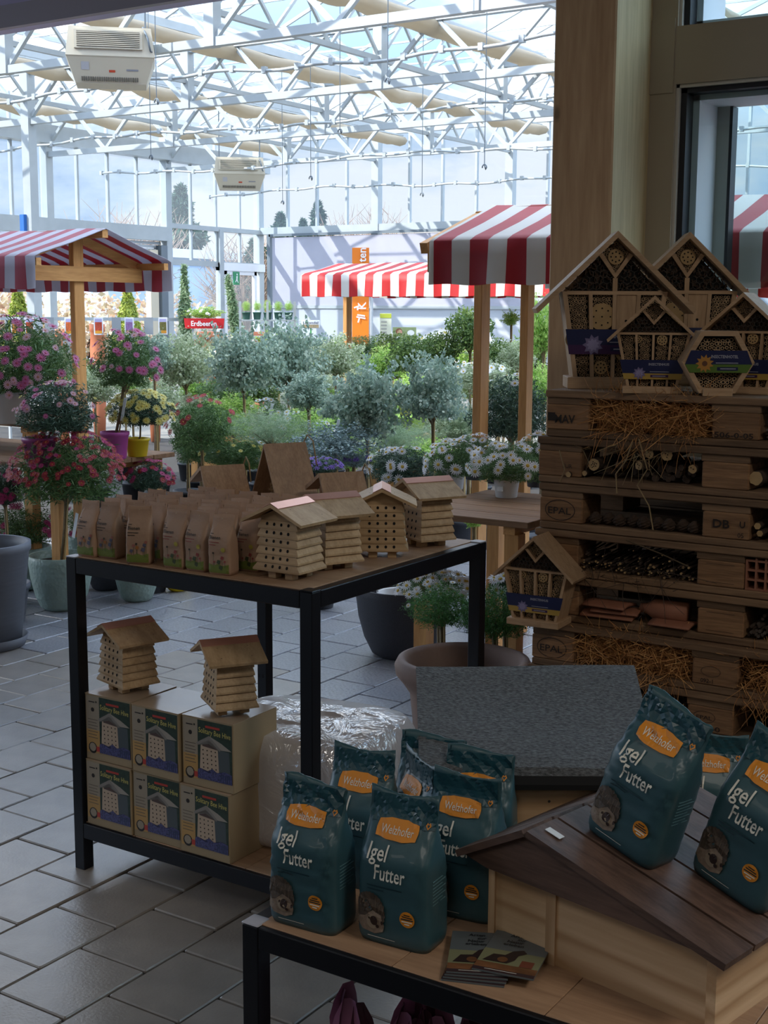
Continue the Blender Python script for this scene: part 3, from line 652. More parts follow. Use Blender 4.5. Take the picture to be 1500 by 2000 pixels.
for k, (p, rz, lab, _) in enumerate(HV):
    if k == 0: hv.location = p; hv.rotation_euler = (0, 0, rz); hv['label'] = lab; hv['group'] = 'layered wooden bee houses'
    else: dup(hv, p, rz, lab, 'layered wooden bee houses')

# ---- nesting boxes at the back of the table (steep gable huts filled with tubes)
def tubes_fill(b, inside, x0, x1, z0, z1, y, r=.0045, dep=.012, jit=.35, seed=1, ring=.62):
    """reed stems packed in a frame: rings with dark cores; cur 0 rim, 1 core"""
    g_ = random.Random(seed); p = r*2.05; j = 0; z = z0+r
    while z < z1-r*.5:
        x = x0+r+(p/2 if j % 2 else 0)
        while x < x1-r*.5:
            if inside(x, z):
                rr = r*g_.uniform(.75, 1.05); yy = y+g_.uniform(0, .006); cx, cz = x+g_.uniform(-1, 1)*r*jit*.4, z+g_.uniform(-1, 1)*r*jit*.4; n = 8
                o = [(cx+rr*math.cos(2*math.pi*q/n), yy, cz+rr*math.sin(2*math.pi*q/n)) for q in range(n)]; i_ = [(cx+rr*ring*math.cos(2*math.pi*q/n), yy, cz+rr*ring*math.sin(2*math.pi*q/n)) for q in range(n)]
                bk = [(v[0], yy+dep, v[2]) for v in o]
                b.cur = 0; b.add(o+i_+bk, [(q, (q+1) % n, n+(q+1) % n, n+q) for q in range(n)]+[(q, 2*n+q, 2*n+(q+1) % n, (q+1) % n) for q in range(n)])
                b.cur = 1; b.add([(v[0], yy+.002, v[2]) for v in i_], [tuple(range(n))])
            x += p
        z += p*.87; j += 1
def drilled(b, x, z, r, y, n=9, rh=.0022):
    """end grain disc with drilled holes; mats 0 wood 1 black"""
    b.cur = 0; N_ = 18; f = [(x+r*math.cos(2*math.pi*q/N_), y, z+r*math.sin(2*math.pi*q/N_)) for q in range(N_)]; k = [(v[0], y+.02, v[2]) for v in f]
    b.add(f+k, [tuple(range(N_))]+[(q, q+N_, (q+1) % N_+N_, (q+1) % N_) for q in range(N_)])
    b.cur = 1
    for q in range(n):
        a = 2*math.pi*q/(n-1); rr = 0 if q == n-1 else r*.62; b.add([(x+rr*math.cos(a)+rh*math.cos(s), y-.0008, z+rr*math.sin(a)+rh*math.sin(s)) for s in [i*math.pi/3 for i in range(6)]], [tuple(range(6))])
def nest_box(label, loc, rz, hw, eave, apex, roofl, dep, zroof, cordside):
    t = thing('nesting_box', label, 'nest box', loc, rz, 'nesting boxes behind the seed bags')
    b = MB(); b.prism([(-hw, 0), (hw, 0), (hw, .06), (0, apex), (-hw, eave)] if apex < .2 else [(-hw, 0), (hw, 0), (hw, eave), (0, apex), (-hw, eave)], .03, .04); b.build('back_board', 'nest', t)
    for s in (-1, 1): b = MB(); b.box(min(s*hw, s*(hw-.01)), max(s*hw, s*(hw-.01)), -dep/2, .03, 0, eave if s < 0 or apex > .2 else .05); b.build('side_board', 'nest', t)
    b = MB(); b.box(-hw, hw, -dep/2, .04, 0, .01); b.build('floor_board', 'nest', t)
    rx, rz_ = roofl
    for s in (-1, 1):
        rx, rz_ = roofl if s < 0 or apex > .2 else (hw+.014, .045)
        pl = [(0, apex+.014), (s*(rx+(.008 if rz_ < .1 and apex < .2 else 0)), rz_+.012), (s*rx, rz_), (0, apex+.002)]
        b = MB(); b.prism(pl if s > 0 else pl[::-1], -dep/2-.03, .06); rb = b.build('roof_board', 'nest', t)
        b = MB()
        for q in (.12, .88):
            for y in (-dep/2-.01, .045): x = s*rx*q; zz = apex+.0146+(rz_-apex-.002)*q; b.add([(x+.003*math.cos(a), y+.003*math.sin(a), zz) for a in [i*math.pi/3 for i in range(6)]], [tuple(range(6))])
        b.build('nail_heads', 'cap', rb, kind='stuff')
    ins = lambda x, z: abs(x) < hw-.012 and z > .012 and z < (eave+(apex-eave)*(1-abs(x)/hw) if x < 0 or apex > .2 else apex-(apex-.05)*x/hw)-.008
    b = MB(); tubes_fill(b, ins, -hw, hw, .01, apex, -dep/2+.012, .0045, .012, .4, int(apex*1000)); b.build('reed_filling', ['reed', 'black'], t, kind='stuff')
    b = MB(); drilled(b, -.01, .05, .024, -dep/2+.006, 8); b.build('drilled_log', ['logend', 'black'], t)
    b = MB(); b.smooth = True; b.tube([(cordside, .062, apex*.8), (cordside*.6, .064, apex+.02), (0, .066, apex+.035), (cordside*-.3, .064, apex+.01), (cordside*-.6, .062, apex*.75)], .0022, 5); b.build('jute_loop', 'jute', t)
zb2 = T1H
nest_box('low wooden nest box left of the tall gabled one, wide overhanging roof', (-2.585, 3.10, T1H), R(-30), .062, .15, .182, (.10, .135), .1, 0, .05)
nest_box('tall steep gabled wooden nest box, highest thing on the square table', (-2.425, 3.20, T1H), R(-27), .085, .07, .25, (.115, .045), .1, 0, .07)
nest_box('wooden nest box with jute loop right of the tall gabled one', (-2.19, 3.16, T1H), R(-32), .068, .15, .182, (.105, .135), .1, 0, .06)

# ---- paper and foil bags
def bag_mesh(w_, d_, h_, seed, topw=.92, lean=(0, 0), crump=.004, pw=5.0, nz_=22, nx_=40, fold=.16, tip=0):
    """block-bottom bag: returns ring mesh and a front-surface map"""
    g_ = random.Random(seed); ks = [(g_.uniform(25, 90)/h_*.12, g_.uniform(20, 80)/w_*.1, g_.uniform(0, 6.28), g_.uniform(.3, 1)) for _ in range(6)]
    def prof(t): # half width, half depth, exponent
        if t < .05: q = t/.05; return w_/2*(.93+.07*q), d_/2*(.9+.1*q), pw
        if t < .58: q = (t-.05)/.53; return w_/2*(1-.02*q), d_/2*(1+.03*math.sin(q*3.14)), pw-1.0*q
        if t < .86: q = (t-.58)/.28; return w_/2*(.98-(1-topw)*.6*q), d_/2*(1-.93*q**1.1), (pw-1)*(1-q)+2.2*q
        q = (t-.86)/.14; return w_/2*(.98-(1-topw)*.6-(1-topw)*.3*q), d_/2*.07*(1-.6*q), 2.2
    def disp(x, z): return crump*sum(a*math.sin(p*z*8+r*x*8+q) for p, r, q, a in ks)/2.5*min(1, z/h_*4)
    def sway(z): t = max(0, (z/h_-.3))/.7; return lean[0]*t*t, lean[1]*t*t+ (g0*math.sin(t*3.1)*.004)
    g0 = g_.uniform(-1, 1)
    def front(x, z):
        hw, hd, p = prof(max(0, min(1, z/h_))); xx = max(-.999, min(.999, x/hw)); y = -hd*(1-abs(xx)**p)**(1/p) if True else 0
        sx_, sy = sway(z); return (x+sx_, y-abs(disp(x, z))*.0+disp(x, z)+sy, z)
    rs = []
    for k in range(nz_+1):
        t = k/nz_; z = h_*t; hw, hd, p = prof(t); r = []; sx_, sy = sway(z)
        for i in range(nx_):
            a = 2*math.pi*i/nx_; c_, s_ = math.cos(a), math.sin(a); x = hw*math.copysign(abs(c_)**(2/p), c_); y = hd*math.copysign(abs(s_)**(2/p), s_)
            gus = 1-.0*t
            if .55 < t < .95: x *= 1-.025*(1-abs(y/(hd+1e-6)))*math.sin((t-.55)/.4*math.pi)
            zz = z+(tip*math.sin(x/w_*5+seed)*.006*w_/.1 if t > .97 else 0)
            r.append((x+sx_, y+disp(x, z)+sy, zz))
        rs.append(r)
    b = MB(); b.smooth = True; b.rings(rs, True, True); return b, front
K['teal'] = mat('teal_foil_bag', '34555D', .36, noise=.08, scale=14, bump=.2, bscale=14, coat=.15)
K['teal_dk'] = mat('dark_teal_band', '1C444E', .3, noise=.1, scale=14)
OR = solid('label_orange', 'DA8A26', .4); WH = solid('label_white', 'DCDACE', .45)
def teal_proto(seed, lean):
    t = thing('pet_food_bag', '', 'bag', (0, 0, 0), 0, 'teal hedgehog food bags')
    b, fr = bag_mesh(.146, .088, .266, seed, .93, lean, .0032, 6, 26, 44, tip=.7); b.build('bag_body', 'teal', t)
    d = Deco(None, .0019, BVHTree.FromPolygons(b.v, b.f))
    dk = solid('print_navy', '0D2E38', .4); sp = solid('spine_brown', '4A3E33', .6, noise=.5, scale=300, stretch=(1, 1, .3)); fc = solid('hedgehog_face', '7F6E5E', .6, noise=.2, scale=120); sn = solid('snout_brown', '2C1D19', .5); cr = solid('hedgehog_cream', '8F806C', .6)
    d.rect(-.064, .064, .212, .2585, K['teal_dk'], 0, 10, 4)
    d.poly([(-.042, .217), (-.044, .205), (-.042, .193), (-.02, .189), (.012, .189), (.036, .193), (.038, .205), (.036, .217), (.012, .2215), (-.02, .2215)], OR, 2)
    d.text('Welzhofer', -.034, .1985, .0185, WH, .064, 0, .002, lvl=4); 
    d.poly([(.052, .213), (.047, .219), (.0495, .224), (.052, .2215), (.0545, .224), (.057, .219)], OR, 2); d.poly([(.052, .2155), (.0492, .2195), (.0505, .2215), (.052, .220), (.0535, .2215), (.0548, .2195)], K['teal_dk'], 3)
    d.text('Igel', -.048, .156, .037, WH, .038, 0, .010, .04); d.text('Futter', -.031, .123, .037, WH, .060, 0, .010, .04)
    for q, (a, c_) in enumerate(((-.046, .024), (-.044, -.012))): d.rect(a, c_, .1085-.006*q, .1103-.006*q, dk, 2, 6, 1)
    # hedgehog picture, lower left, cropped by the bag edge
    hb = []
    for q in range(34):
        a = R(-62)+q*R(215)/33; rr = 1+(.035 if q % 2 else -.02); hb.append((-.041+.031*rr*math.cos(a), .058+.037*rr*math.sin(a)))
    hb = [(max(-.0685, x), z) for x, z in hb]+[(-.068, .03)]
    d.poly(hb, sp, 1); d.poly([(-.05, .05), (-.035, .062), (-.018, .056), (-.011, .038), (-.014, .027), (-.03, .021), (-.055, .024), (-.067, .034), (-.067, .046)], fc, 2)
    d.disc(-.034, .042, .012, cr, 3, 14, .013); d.disc(-.031, .045, .0075, sn, 4, 12, .009); d.disc(-.024, .036, .0035, sn, 5, 8); d.disc(-.0145, .044, .0022, sn, 5, 8, .004); d.disc(-.04, .0485, .0022, sn, 5, 8)
    for q in range(7): x = -.062+q*.008; d.poly([(x, .066+.01*math.sin(q)), (x+.0012, .066+.01*math.sin(q)), (x+.003, .083+.006*math.sin(q*1.7))], fc, 2)
    d.disc(.0345, .061, .0145, OR, 2, 20)
    for q in range(5): wq = (.006, .010, .012, .010, .005)[q]; d.rect(.0345-wq, .0345+wq, .0685-.0042*q, .0705-.0042*q, dk if q < 3 else WH, 3, 4, 1)
    d.rect(-.045, .01, .0145, .0155, WH, 2, 6, 1)
    d.build('front_print', t)
    sd_ = MB(); 
    for q in range(8): sd_.box(.0712+lean[0]*0, .0722, -.024+.0*q, .022-.01*(q % 2), .085+.006*q, .0865+.006*q)
    o = sd_.build('side_print', solid('print_palelines', '5E8288', .5), t, kind='stuff'); o.scale = (1.0, 1, 1)
    return t
TB = [teal_proto(3, (.002, .006)), teal_proto(11, (-.004, .012)), teal_proto(23, (.004, -.003))]
def on_roof(x, y): pass
BAGS = [(0, atz(612, 1798, T2H), 3, 0, 'teal hedgehog food bag at the left end of the low table'),
        (1, atz(775, 1835, T2H)+Vector((.005, .012, 0)), 3, 0, 'teal bag nearest the camera on the low table rim, corner folded'),
        (2, atz(868, 1785, T2H)+Vector((.022, .035, 0)), 6, 0, 'teal bag just left of the wooden hedgehog house'),
        (1, Vector((-1.372, 2.045, T2H)), 5, 0, 'teal bag behind the leftmost one, half hidden'),
        (0, Vector((-1.305, 2.19, T2H)), 14, 0, 'rearmost teal bag of the left cluster, in front of the straw bale'),
        (2, Vector((-1.262, 2.075, T2H)), -34, 0, 'teal bag with a folded side, wedged in the middle of the cluster'),
        (0, Vector((-1.185, 2.165, T2H)), 14, 0, 'teal bag in front of the grey felt roof, behind the others'),
        (1, Vector((-1.262, 2.30, T2H)), 20, 0, 'teal bag whose dark edge alone shows beside the felt roof')]
used = set()
def place(k, loc, rz, lab, rot=None):
    if k not in used:
        used.add(k); o = TB[k]; o.location = loc; o.rotation_euler = rot or (0, 0, rz); o['label'] = lab; return o
    return dup(TB[k], loc, rz, lab, None, rot)
for k, p, a, _, lab in BAGS: place(k, p, R(a), lab)

# ---- hedgehog house with dark planked roof
HP = Vector((-1.045, 1.97, T2H)); HA = math.atan2(-.2, .979)
hh = thing('hedgehog_house', 'pale pine hedgehog house with dark planked gable roof in the foreground', 'hedgehog house', HP, HA)
HL, HDp = .428, .33
b = MB(); b.box(0, .122, .004, .02, .012, .150); b.build('left_panel', 'pine', hh)
b = MB(); b.box(.118, .138, -.004, .018, 0, .148); b.build('door_post', 'pine_v', hh)
b = MB(); b.prism([(.138, -.004), (HL, -.004), (HL, .150), (.138, .150)], .0, .016); b.build('front_panel', 'pine', hh)
b = MB(); b.box(-.012, .002, 0, .03, 0, .15); b.build('corner_post', 'pine_v', hh)
b = MB(); b.box(HL-.001, HL+.016, -.002, HDp, 0, .13); b.build('side_panel', wood('side_pine', 'DABB96', 'B4916C', 1, 5, .5, ring=.7, fine=.35), hh)
b = MB(); b.box(-.012, 0, .03, HDp, 0, .15); b.build('side_panel', 'pine', hh)
b = MB(); b.box(0, HL, HDp-.016, HDp, 0, .15); b.build('rear_panel', 'pine', hh)
b = MB(); b.box(0, HL, .02, HDp-.02, .0, .01); b.build('floor_panel', 'pine', hh)
A0 = (-.05, .149); AP = (.094, .226); A1 = (.462, .131)
for yy in (-.022, HDp+.01):
    b = MB(); b.prism([A0, (.0, .139), (.40, .135), A1, AP], yy, yy+.014); b.build('gable_board', 'darkwood', hh)
def slope_plank(P, Q, y0, y1, th, nm):
    d_ = Vector((Q[0]-P[0], 0, Q[1]-P[1])).normalized(); n_ = Vector((-d_.z, 0, d_.x)); 
    if n_.z < 0: n_ = -n_
    P, Q = Vector((P[0], 0, P[1])), Vector((Q[0], 0, Q[1])); b = MB(); r = lambda p: [(p.x, y0, p.z), (p.x, y1, p.z), (p.x+n_.x*th, y1, p.z+n_.z*th), (p.x+n_.x*th, y0, p.z+n_.z*th)]
    b.rings([r(P), r(Q)]); b.build(nm, 'darkwood', hh)
pitch = .082
for k in range(4+1):
    y0 = -.035+k*(pitch+.006)
    slope_plank(AP, (A1[0]+.012, A1[1]-.004), y0, y0+pitch, .012, 'roof_plank'); slope_plank((AP[0]-.002, AP[1]), (A0[0]-.006, A0[1]-.003), y0, y0+pitch, .012, 'roof_plank')
b = MB(); b.box(-.016, .016, -.007, .007, 0, .001, Matrix.Translation((.128, .002, .2320)) @ Matrix.Rotation(.253, 4, 'Y')); b.build('paper_scrap', 'tag_white', hh)
# the two large bags and a third leaning on its roof
hm = Matrix.Translation(HP) @ Matrix.Rotation(HA, 4, 'Z')
def roofpt(x, y): z = AP[1]+(A1[1]-AP[1])*(x-AP[0])/(A1[0]-AP[0])+.014; return hm @ Vector((x, y, z))
sl = math.atan2(AP[1]-A1[1], A1[0]-AP[0])
place(0, roofpt(.212, .10), 0, 'large teal bag tilted on the dark roof, left of the pair', (R(-4), sl*1.1, HA-R(2)))
place(1, roofpt(.378, .165), 0, 'teal bag tilted on the dark roof at the right edge of the photo', (R(-4), sl*1.1, HA-R(3)))
place(2, atz(1392, 1432, T2H+.262)-Vector((0, 0, .262)), R(14), 'teal bag peeking out between the two on the dark roof')

# ---- second house with grey felt roof, turned square to the camera
fh = thing('hedgehog_house', 'wooden hedgehog house with grey felt monopitch roof behind the teal bags', 'hedgehog house', (-1.296, 2.135, T2H), YAW)
b = MB(); b.box(.02, .44, .0, .016, 0, .21); b.build('front_panel', 'pine', fh)
b = MB(); b.add([(.02, .016, 0), (.034, .016, 0), (.034, .27, 0), (.02, .27, 0), (.02, .016, .21), (.034, .016, .21), (.034, .27, .315), (.02, .27, .315)], [(0, 3, 2, 1), (4, 5, 6, 7), (0, 1, 5, 4), (1, 2, 6, 5), (2, 3, 7, 6), (3, 0, 4, 7)]); me = b.mesh('side_panel', 'pine'); put('side_panel', me, fh); put('side_panel', me, fh, (.406, 0, 0))
b = MB(); b.box(.02, .44, .27, .284, 0, .315); b.build('rear_panel', 'pine', fh)
b = MB()
for (sx_, sz) in ((.36, .12), (.25, .15)): b.add([(sx_+.003*math.cos(a), -.001, sz+.003*math.sin(a)) for a in [i*math.pi/3 for i in range(6)]], [tuple(range(6))])
b.build('screw_heads', 'wire', fh, kind='stuff')
b = MB(); n = 14; vs = []; fs = []
pr = [(-.035, .196), (-.035, .214), (-.028, .226), (.0, .238), (.05, .254), (.10, .268), (.16, .287), (.22, .309), (.275, .333), (.30, .341)]
b.smooth = False
b.rings([[(x, y, z+.003*math.sin(x*9+y*14)*(1 if q > 1 else 0)) for x in [-.005+.47*i/n for i in range(n+1)]]+[(x, y+.004, z-.012) for x in [-.005+.47*i/n for i in range(n, -1, -1)]] for q, (y, z) in enumerate(pr)])
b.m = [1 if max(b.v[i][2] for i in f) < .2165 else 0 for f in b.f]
b.build('felt_roof', ['felt', 'felt_edge'], fh)

# ---- straw bale in clear film on the lower shelf
bl = thing('packed_straw_bale', 'bale of wood wool in clear shiny film on the lower shelf', 'straw bale', (-2.075, 2.83, T1S), R(3))
def bale(x0, y0, z0, inf, seed, amp):
    b = MB(); b.smooth = True; g_ = random.Random(seed); ks = [(g_.uniform(8, 30), g_.uniform(8, 30), g_.uniform(8, 30), g_.uniform(0, 6)) for _ in range(7)]; rs = []; nz_, n = 26, 64
    for k in range(nz_+1):
        t = k/nz_; z = z0*t; e = 1-.10*max(0, (t-.8)/.2)**2-.12*max(0, (.1-t)/.1)**2; r = []
        for i in range(n):
            a = 2*math.pi*i/n; c_, s_ = math.cos(a), math.sin(a); x = (x0*e+inf)*math.copysign(abs(c_)**.35, c_); y = (y0*e+inf)*math.copysign(abs(s_)**.35, s_)
            q = amp*sum(math.sin(p*x+o_*y+w__*z+f_) for p, o_, w__, f_ in ks)/4; r.append((x*(1+q/x0), y*(1+q/y0), z+(q if t > .5 else 0)))
        rs.append(r)
    for s in (.66, .33): rs.append([(x*s, y*s, z+.006*math.sin(x*30+y*22)) for x, y, z in rs[nz_]])
    b.rings(rs); return b
bale(.245, .19, .284, 0, 4, .005).build('wood_wool_core', 'woodwool', bl)
m = bpy.data.materials.new('clear_film'); m.use_nodes = True; t_ = m.node_tree; t_.nodes.remove(t_.nodes['Principled BSDF']); o_ = t_.nodes['Material Output']
tcn = N(t_, 'ShaderNodeTexCoord'); n1 = N(t_, 'ShaderNodeTexNoise', i={'Scale': 11.0, 'Detail': 3.0, 'Distortion': 1.6}); bb = N(t_, 'ShaderNodeBump', i={'Strength': 1.0, 'Distance': .02})
gl = N(t_, 'ShaderNodeBsdfGlossy', i={'Roughness': .16}); df = N(t_, 'ShaderNodeBsdfDiffuse', i={'Color': (.86, .84, .86, 1)}); tr = N(t_, 'ShaderNodeBsdfTransparent'); a_ = N(t_, 'ShaderNodeMixShader'); c_ = N(t_, 'ShaderNodeMixShader', i={0: .42})  # white diffuse share stands in for bright reflections on the film
fz = N(t_, 'ShaderNodeFresnel', i={'IOR': 2.1})
Lk = t_.links.new
Lk(tcn.outputs['Object'], n1.inputs[0]); Lk(n1.outputs[0], bb.inputs['Height']); Lk(bb.outputs[0], gl.inputs['Normal']); Lk(bb.outputs[0], fz.inputs['Normal']); a_.inputs[0].default_value = .6; Lk(tr.outputs[0], a_.inputs[1]); Lk(gl.outputs[0], a_.inputs[2]); Lk(a_.outputs[0], c_.inputs[1]); Lk(df.outputs[0], c_.inputs[2]); Lk(c_.outputs[0], o_.inputs[0])
bale(.245, .19, .308, .012, 9, .007).build('film_wrap', m, bl)

# ---- brown kraft seed bags
for nm, c in (('p_green', '6E7A34'), ('p_ink', '3B3026'), ('p_blue', '545468'), ('p_red', '8E3E3A'), ('p_yellow', 'A89A3F'), ('p_orange', 'A3672F'), ('p_dgreen', '3F4A2C'), ('p_pink', '9C6058')): solid(nm, c, .6)
def kraft(seed, design, lean=(0, 0)):
    t = thing('seed_bag', '', 'seed bag', (0, 0, 0), 0, 'brown paper seed bags on the square table')
    b, fr = bag_mesh(.068, .046, .152, seed, .97, lean, .0014, 7, 14, 28, tip=.4); b.build('paper_bag', 'kraft', t)
    d = Deco(None, .0011, BVHTree.FromPolygons(b.v, b.f)); g_ = random.Random(seed)
    d.poly([(-.03, .006), (.03, .006), (.03, .028+.004*g_.random()), (.015, .024), (0, .03), (-.014, .024), (-.03, .029)], K['p_green'], 1)
    d.text('Bienen', -.026, .092, .012, K['p_ink'], .033, 0, .015); d.rect(-.026, -.016, .104, .1055, K['p_ink'], 1, 1, 1)
    d.rect(-.026, .004, .083, .0848, K['p_ink' if not design else 'p_red'], 1, 2, 1); d.rect(-.026, -.006, .076, .0778, K['p_ink' if not design else 'p_red'], 1, 2, 1)
    fl = [(-.016, .036, 'p_blue', .005), (.0, .045, 'p_orange', .005), (.016, .04, 'p_blue', .006), (.02, .052, 'p_blue', .005), (-.002, .055, 'p_ink', .003), (-.01, .05, 'p_pink', .004), (.024, .06, 'p_pink', .004)] if not design else [(.012, .045, 'p_red', .005), (.002, .034, 'p_dgreen', .006), (-.014, .056, 'p_ink', .003), (.02, .036, 'p_red', .003), (-.012, .034, 'p_red', .003), (.008, .02, 'p_dgreen', .006)]
    for x, z, m_, r in fl: d.rect(x-.0005, x+.0005, .02, z, K['p_dgreen'], 1, 1, 2); d.disc(x, z, r, K[m_], 2, 9, None, .15)
    if design: d.disc(.016, .066, .0062, K['p_yellow'], 3, 12)
    d.disc(0, .142, .0018, solid('eyelet', 'B5A183', .5), 3, 8)
    d.build('front_print', t); return t
KP = [kraft(5, 0, (.002, .002)), kraft(6, 0, (.004, -.006)), kraft(7, 1, (.003, 0)), kraft(9, 1, (-.002, .004))]
ku = set()
front = [(-2.598, 2.548, 0, 0, 'leftmost brown seed bag of the front row, beside the leg cap'), (-2.534, 2.56, 4, 1, 'second seed bag of the front row, upper corner folded'), (-2.415, 2.545, 24, 0, 'seed bag turned outwards, bulging over the table edge'),
         (-2.295, 2.557, 2, 2, 'seed bag with yellow dot, left of three in the front row'), (-2.222, 2.56, 0, 3, 'seed bag with yellow dot, middle of three in the front row'), (-2.142, 2.557, 6, 2, 'seed bag with yellow dot at the right end of the front row')]
n_ = 0
def kplace(k, loc, rz, lab):
    if k not in ku: ku.add(k); o = KP[k]; o.location = loc; o.rotation_euler = (0, 0, rz); o['label'] = lab; return o
    return dup(KP[k], loc, rz, lab)
for u, v, a, k, lab in front: kplace(k, (u, v, T1H), R(a), lab)
rk = random.Random(4)
for r_ in range(1, 7):
    for c_ in range(7):
        u = -2.60+.0775*c_+rk.uniform(-.004, .004)+(.02 if r_ % 2 else 0); v = 2.56+.062*r_+rk.uniform(-.003, .003)+(.014 if c_ > 3 and r_ == 1 else 0)
        if r_ > 4 and c_ < 1: continue
        if u > -2.11 and v > 2.7: continue
        kplace((0 if c_ < 4 else 2)+(rk.random() < .5), (u, v, T1H), R(rk.uniform(-5, 7)), 'brown paper seed bag in the %s row behind the front one, %s' % (('first', 'second', 'third', 'fourth', 'fifth', 'last')[r_-1], ('at the far left', 'second from the left', 'third from the left', 'in the middle', 'third from the right', 'second from the right', 'at the right end')[c_]))

# ---- nature booklets stacked on the low table
def booklet(loc, a, lab, sz=(.105, .148)):
    t = thing('booklet', lab, 'booklet', loc, a, 'nature booklets on the low table'); X, Y = sz
    b = MB(); b.bevbox(0, X, 0, Y, 0, .0035, .0004); b.build('cover', solid('cover_grey', '5C6468', .35), t)
    d = Deco(lambda x, z: (x, z, .0036)); d._p = lambda x, z: (x, z, .0037+.0003*d.lvl)
    lo = solid('cover_logs', '6E4A30', .4, noise=.5, scale=60, stretch=(.3, 1, 1)); d.rect(0, X, 0, .03, lo, 0); d.rect(0, X, .03, .078, solid('cover_haze', '7A7C5E', .4), 0); d.rect(0, X, 0, .01, solid('cover_purple', '3A2A2E', .4), 1)
    d.poly([(.008, .034), (.02, .06), (.04, .062), (.05, .08), (.066, .088), (.074, .078), (.062, .066), (.06, .048), (.05, .034)], solid('squirrel_dark', '2B1F1E', .5), 2); d.disc(.04, .045, .009, lo, 3)
    d.rect(.072, .094, .03, .052, solid('cover_redbox', '6E3B2C', .4), 2)
    for q, (s, x_) in enumerate((('Arten', .03), ('zur', .045), ('Natur', .03), ('erleben', .026))): d.text(s, x_, .13-.011*q, .012, solid('cover_ink', '1E2226', .5), None, 0, .02)
    d.rect(.02, .075, .0045, .006, WH, 3, 1, 1); d.build('cover_print', t)
bp = atz(880, 1925, T2H)
for q in range(4): booklet((-1.045+.002*q, 1.79+.002*q, T2H+.0042*q), R(20+2*q), ['bottom booklet of the stack on the low table rim', 'second booklet from the bottom of the stack', 'third booklet of the stack, grey cover', 'booklet lying under the topmost one, shifted left'][q])
booklet((-1.005, 1.822, T2H+.0172), R(12), 'topmost booklet with a squirrel cover beside the hedgehog house')

# ---- purple wrapped plants poking up below the low table
for k, (px, py, sc_, lab) in enumerate(((690, 1925, 1.0, 'purple leafy plant tip left of the others below the low table'), (805, 1935, .9, 'dark purple leaf tip below the low table rim, middle'), (845, 1940, 1.1, 'pink purple leaf cluster below the low table rim'), (930, 1965, .9, 'brownish purple leaves below the booklets'))):
    p = atd(px, py, 2.55); t = thing('purple_plant', lab, 'plant', (p.x, p.y, 0), rnd.random()*3, 'purple leaved plants under the low table'); hh_ = p.z
    b = MB(); b.lathe([(.035, 0), (.045, .09), (.047, .1)], 16, cap1=True); b.build('pot', solid('pot_black', '22242A', .5), t)
    for q in range(6):
        a = q*1.05; l = .17*sc_; m_ = solid('purple_leaf', '5A3848', .35) if q % 2 else solid('pink_leaf', 'A06A8C', .4); b = MB(); b.smooth = True
        bx, by = .012*math.cos(a), .012*math.sin(a); z0 = hh_-l; vs = []
        for s in range(6):
            w2 = .034*math.sin(math.pi*(s+.3)/6); rr = .012+.02*math.sin(s/5*math.pi*.9); z = z0+l*s/5-(0 if q == 0 else .01*q)
            vs += [(rr*math.cos(a)-w2*math.sin(a), rr*math.sin(a)+w2*math.cos(a), z), (rr*math.cos(a)*.8, rr*math.sin(a)*.8, z+.002), (rr*math.cos(a)+w2*math.sin(a), rr*math.sin(a)-w2*math.cos(a), z)]
        b.add(vs, [(3*s+i, 3*s+i+1, 3*s+i+4, 3*s+i+3) for s in range(5) for i in (0, 1)]); b.build('leaf', m_, t)
    b = MB(); b.tube([(0, 0, .09), (0, 0, hh_-.1)], .004, 5); b.build('stem', 'stem', t)

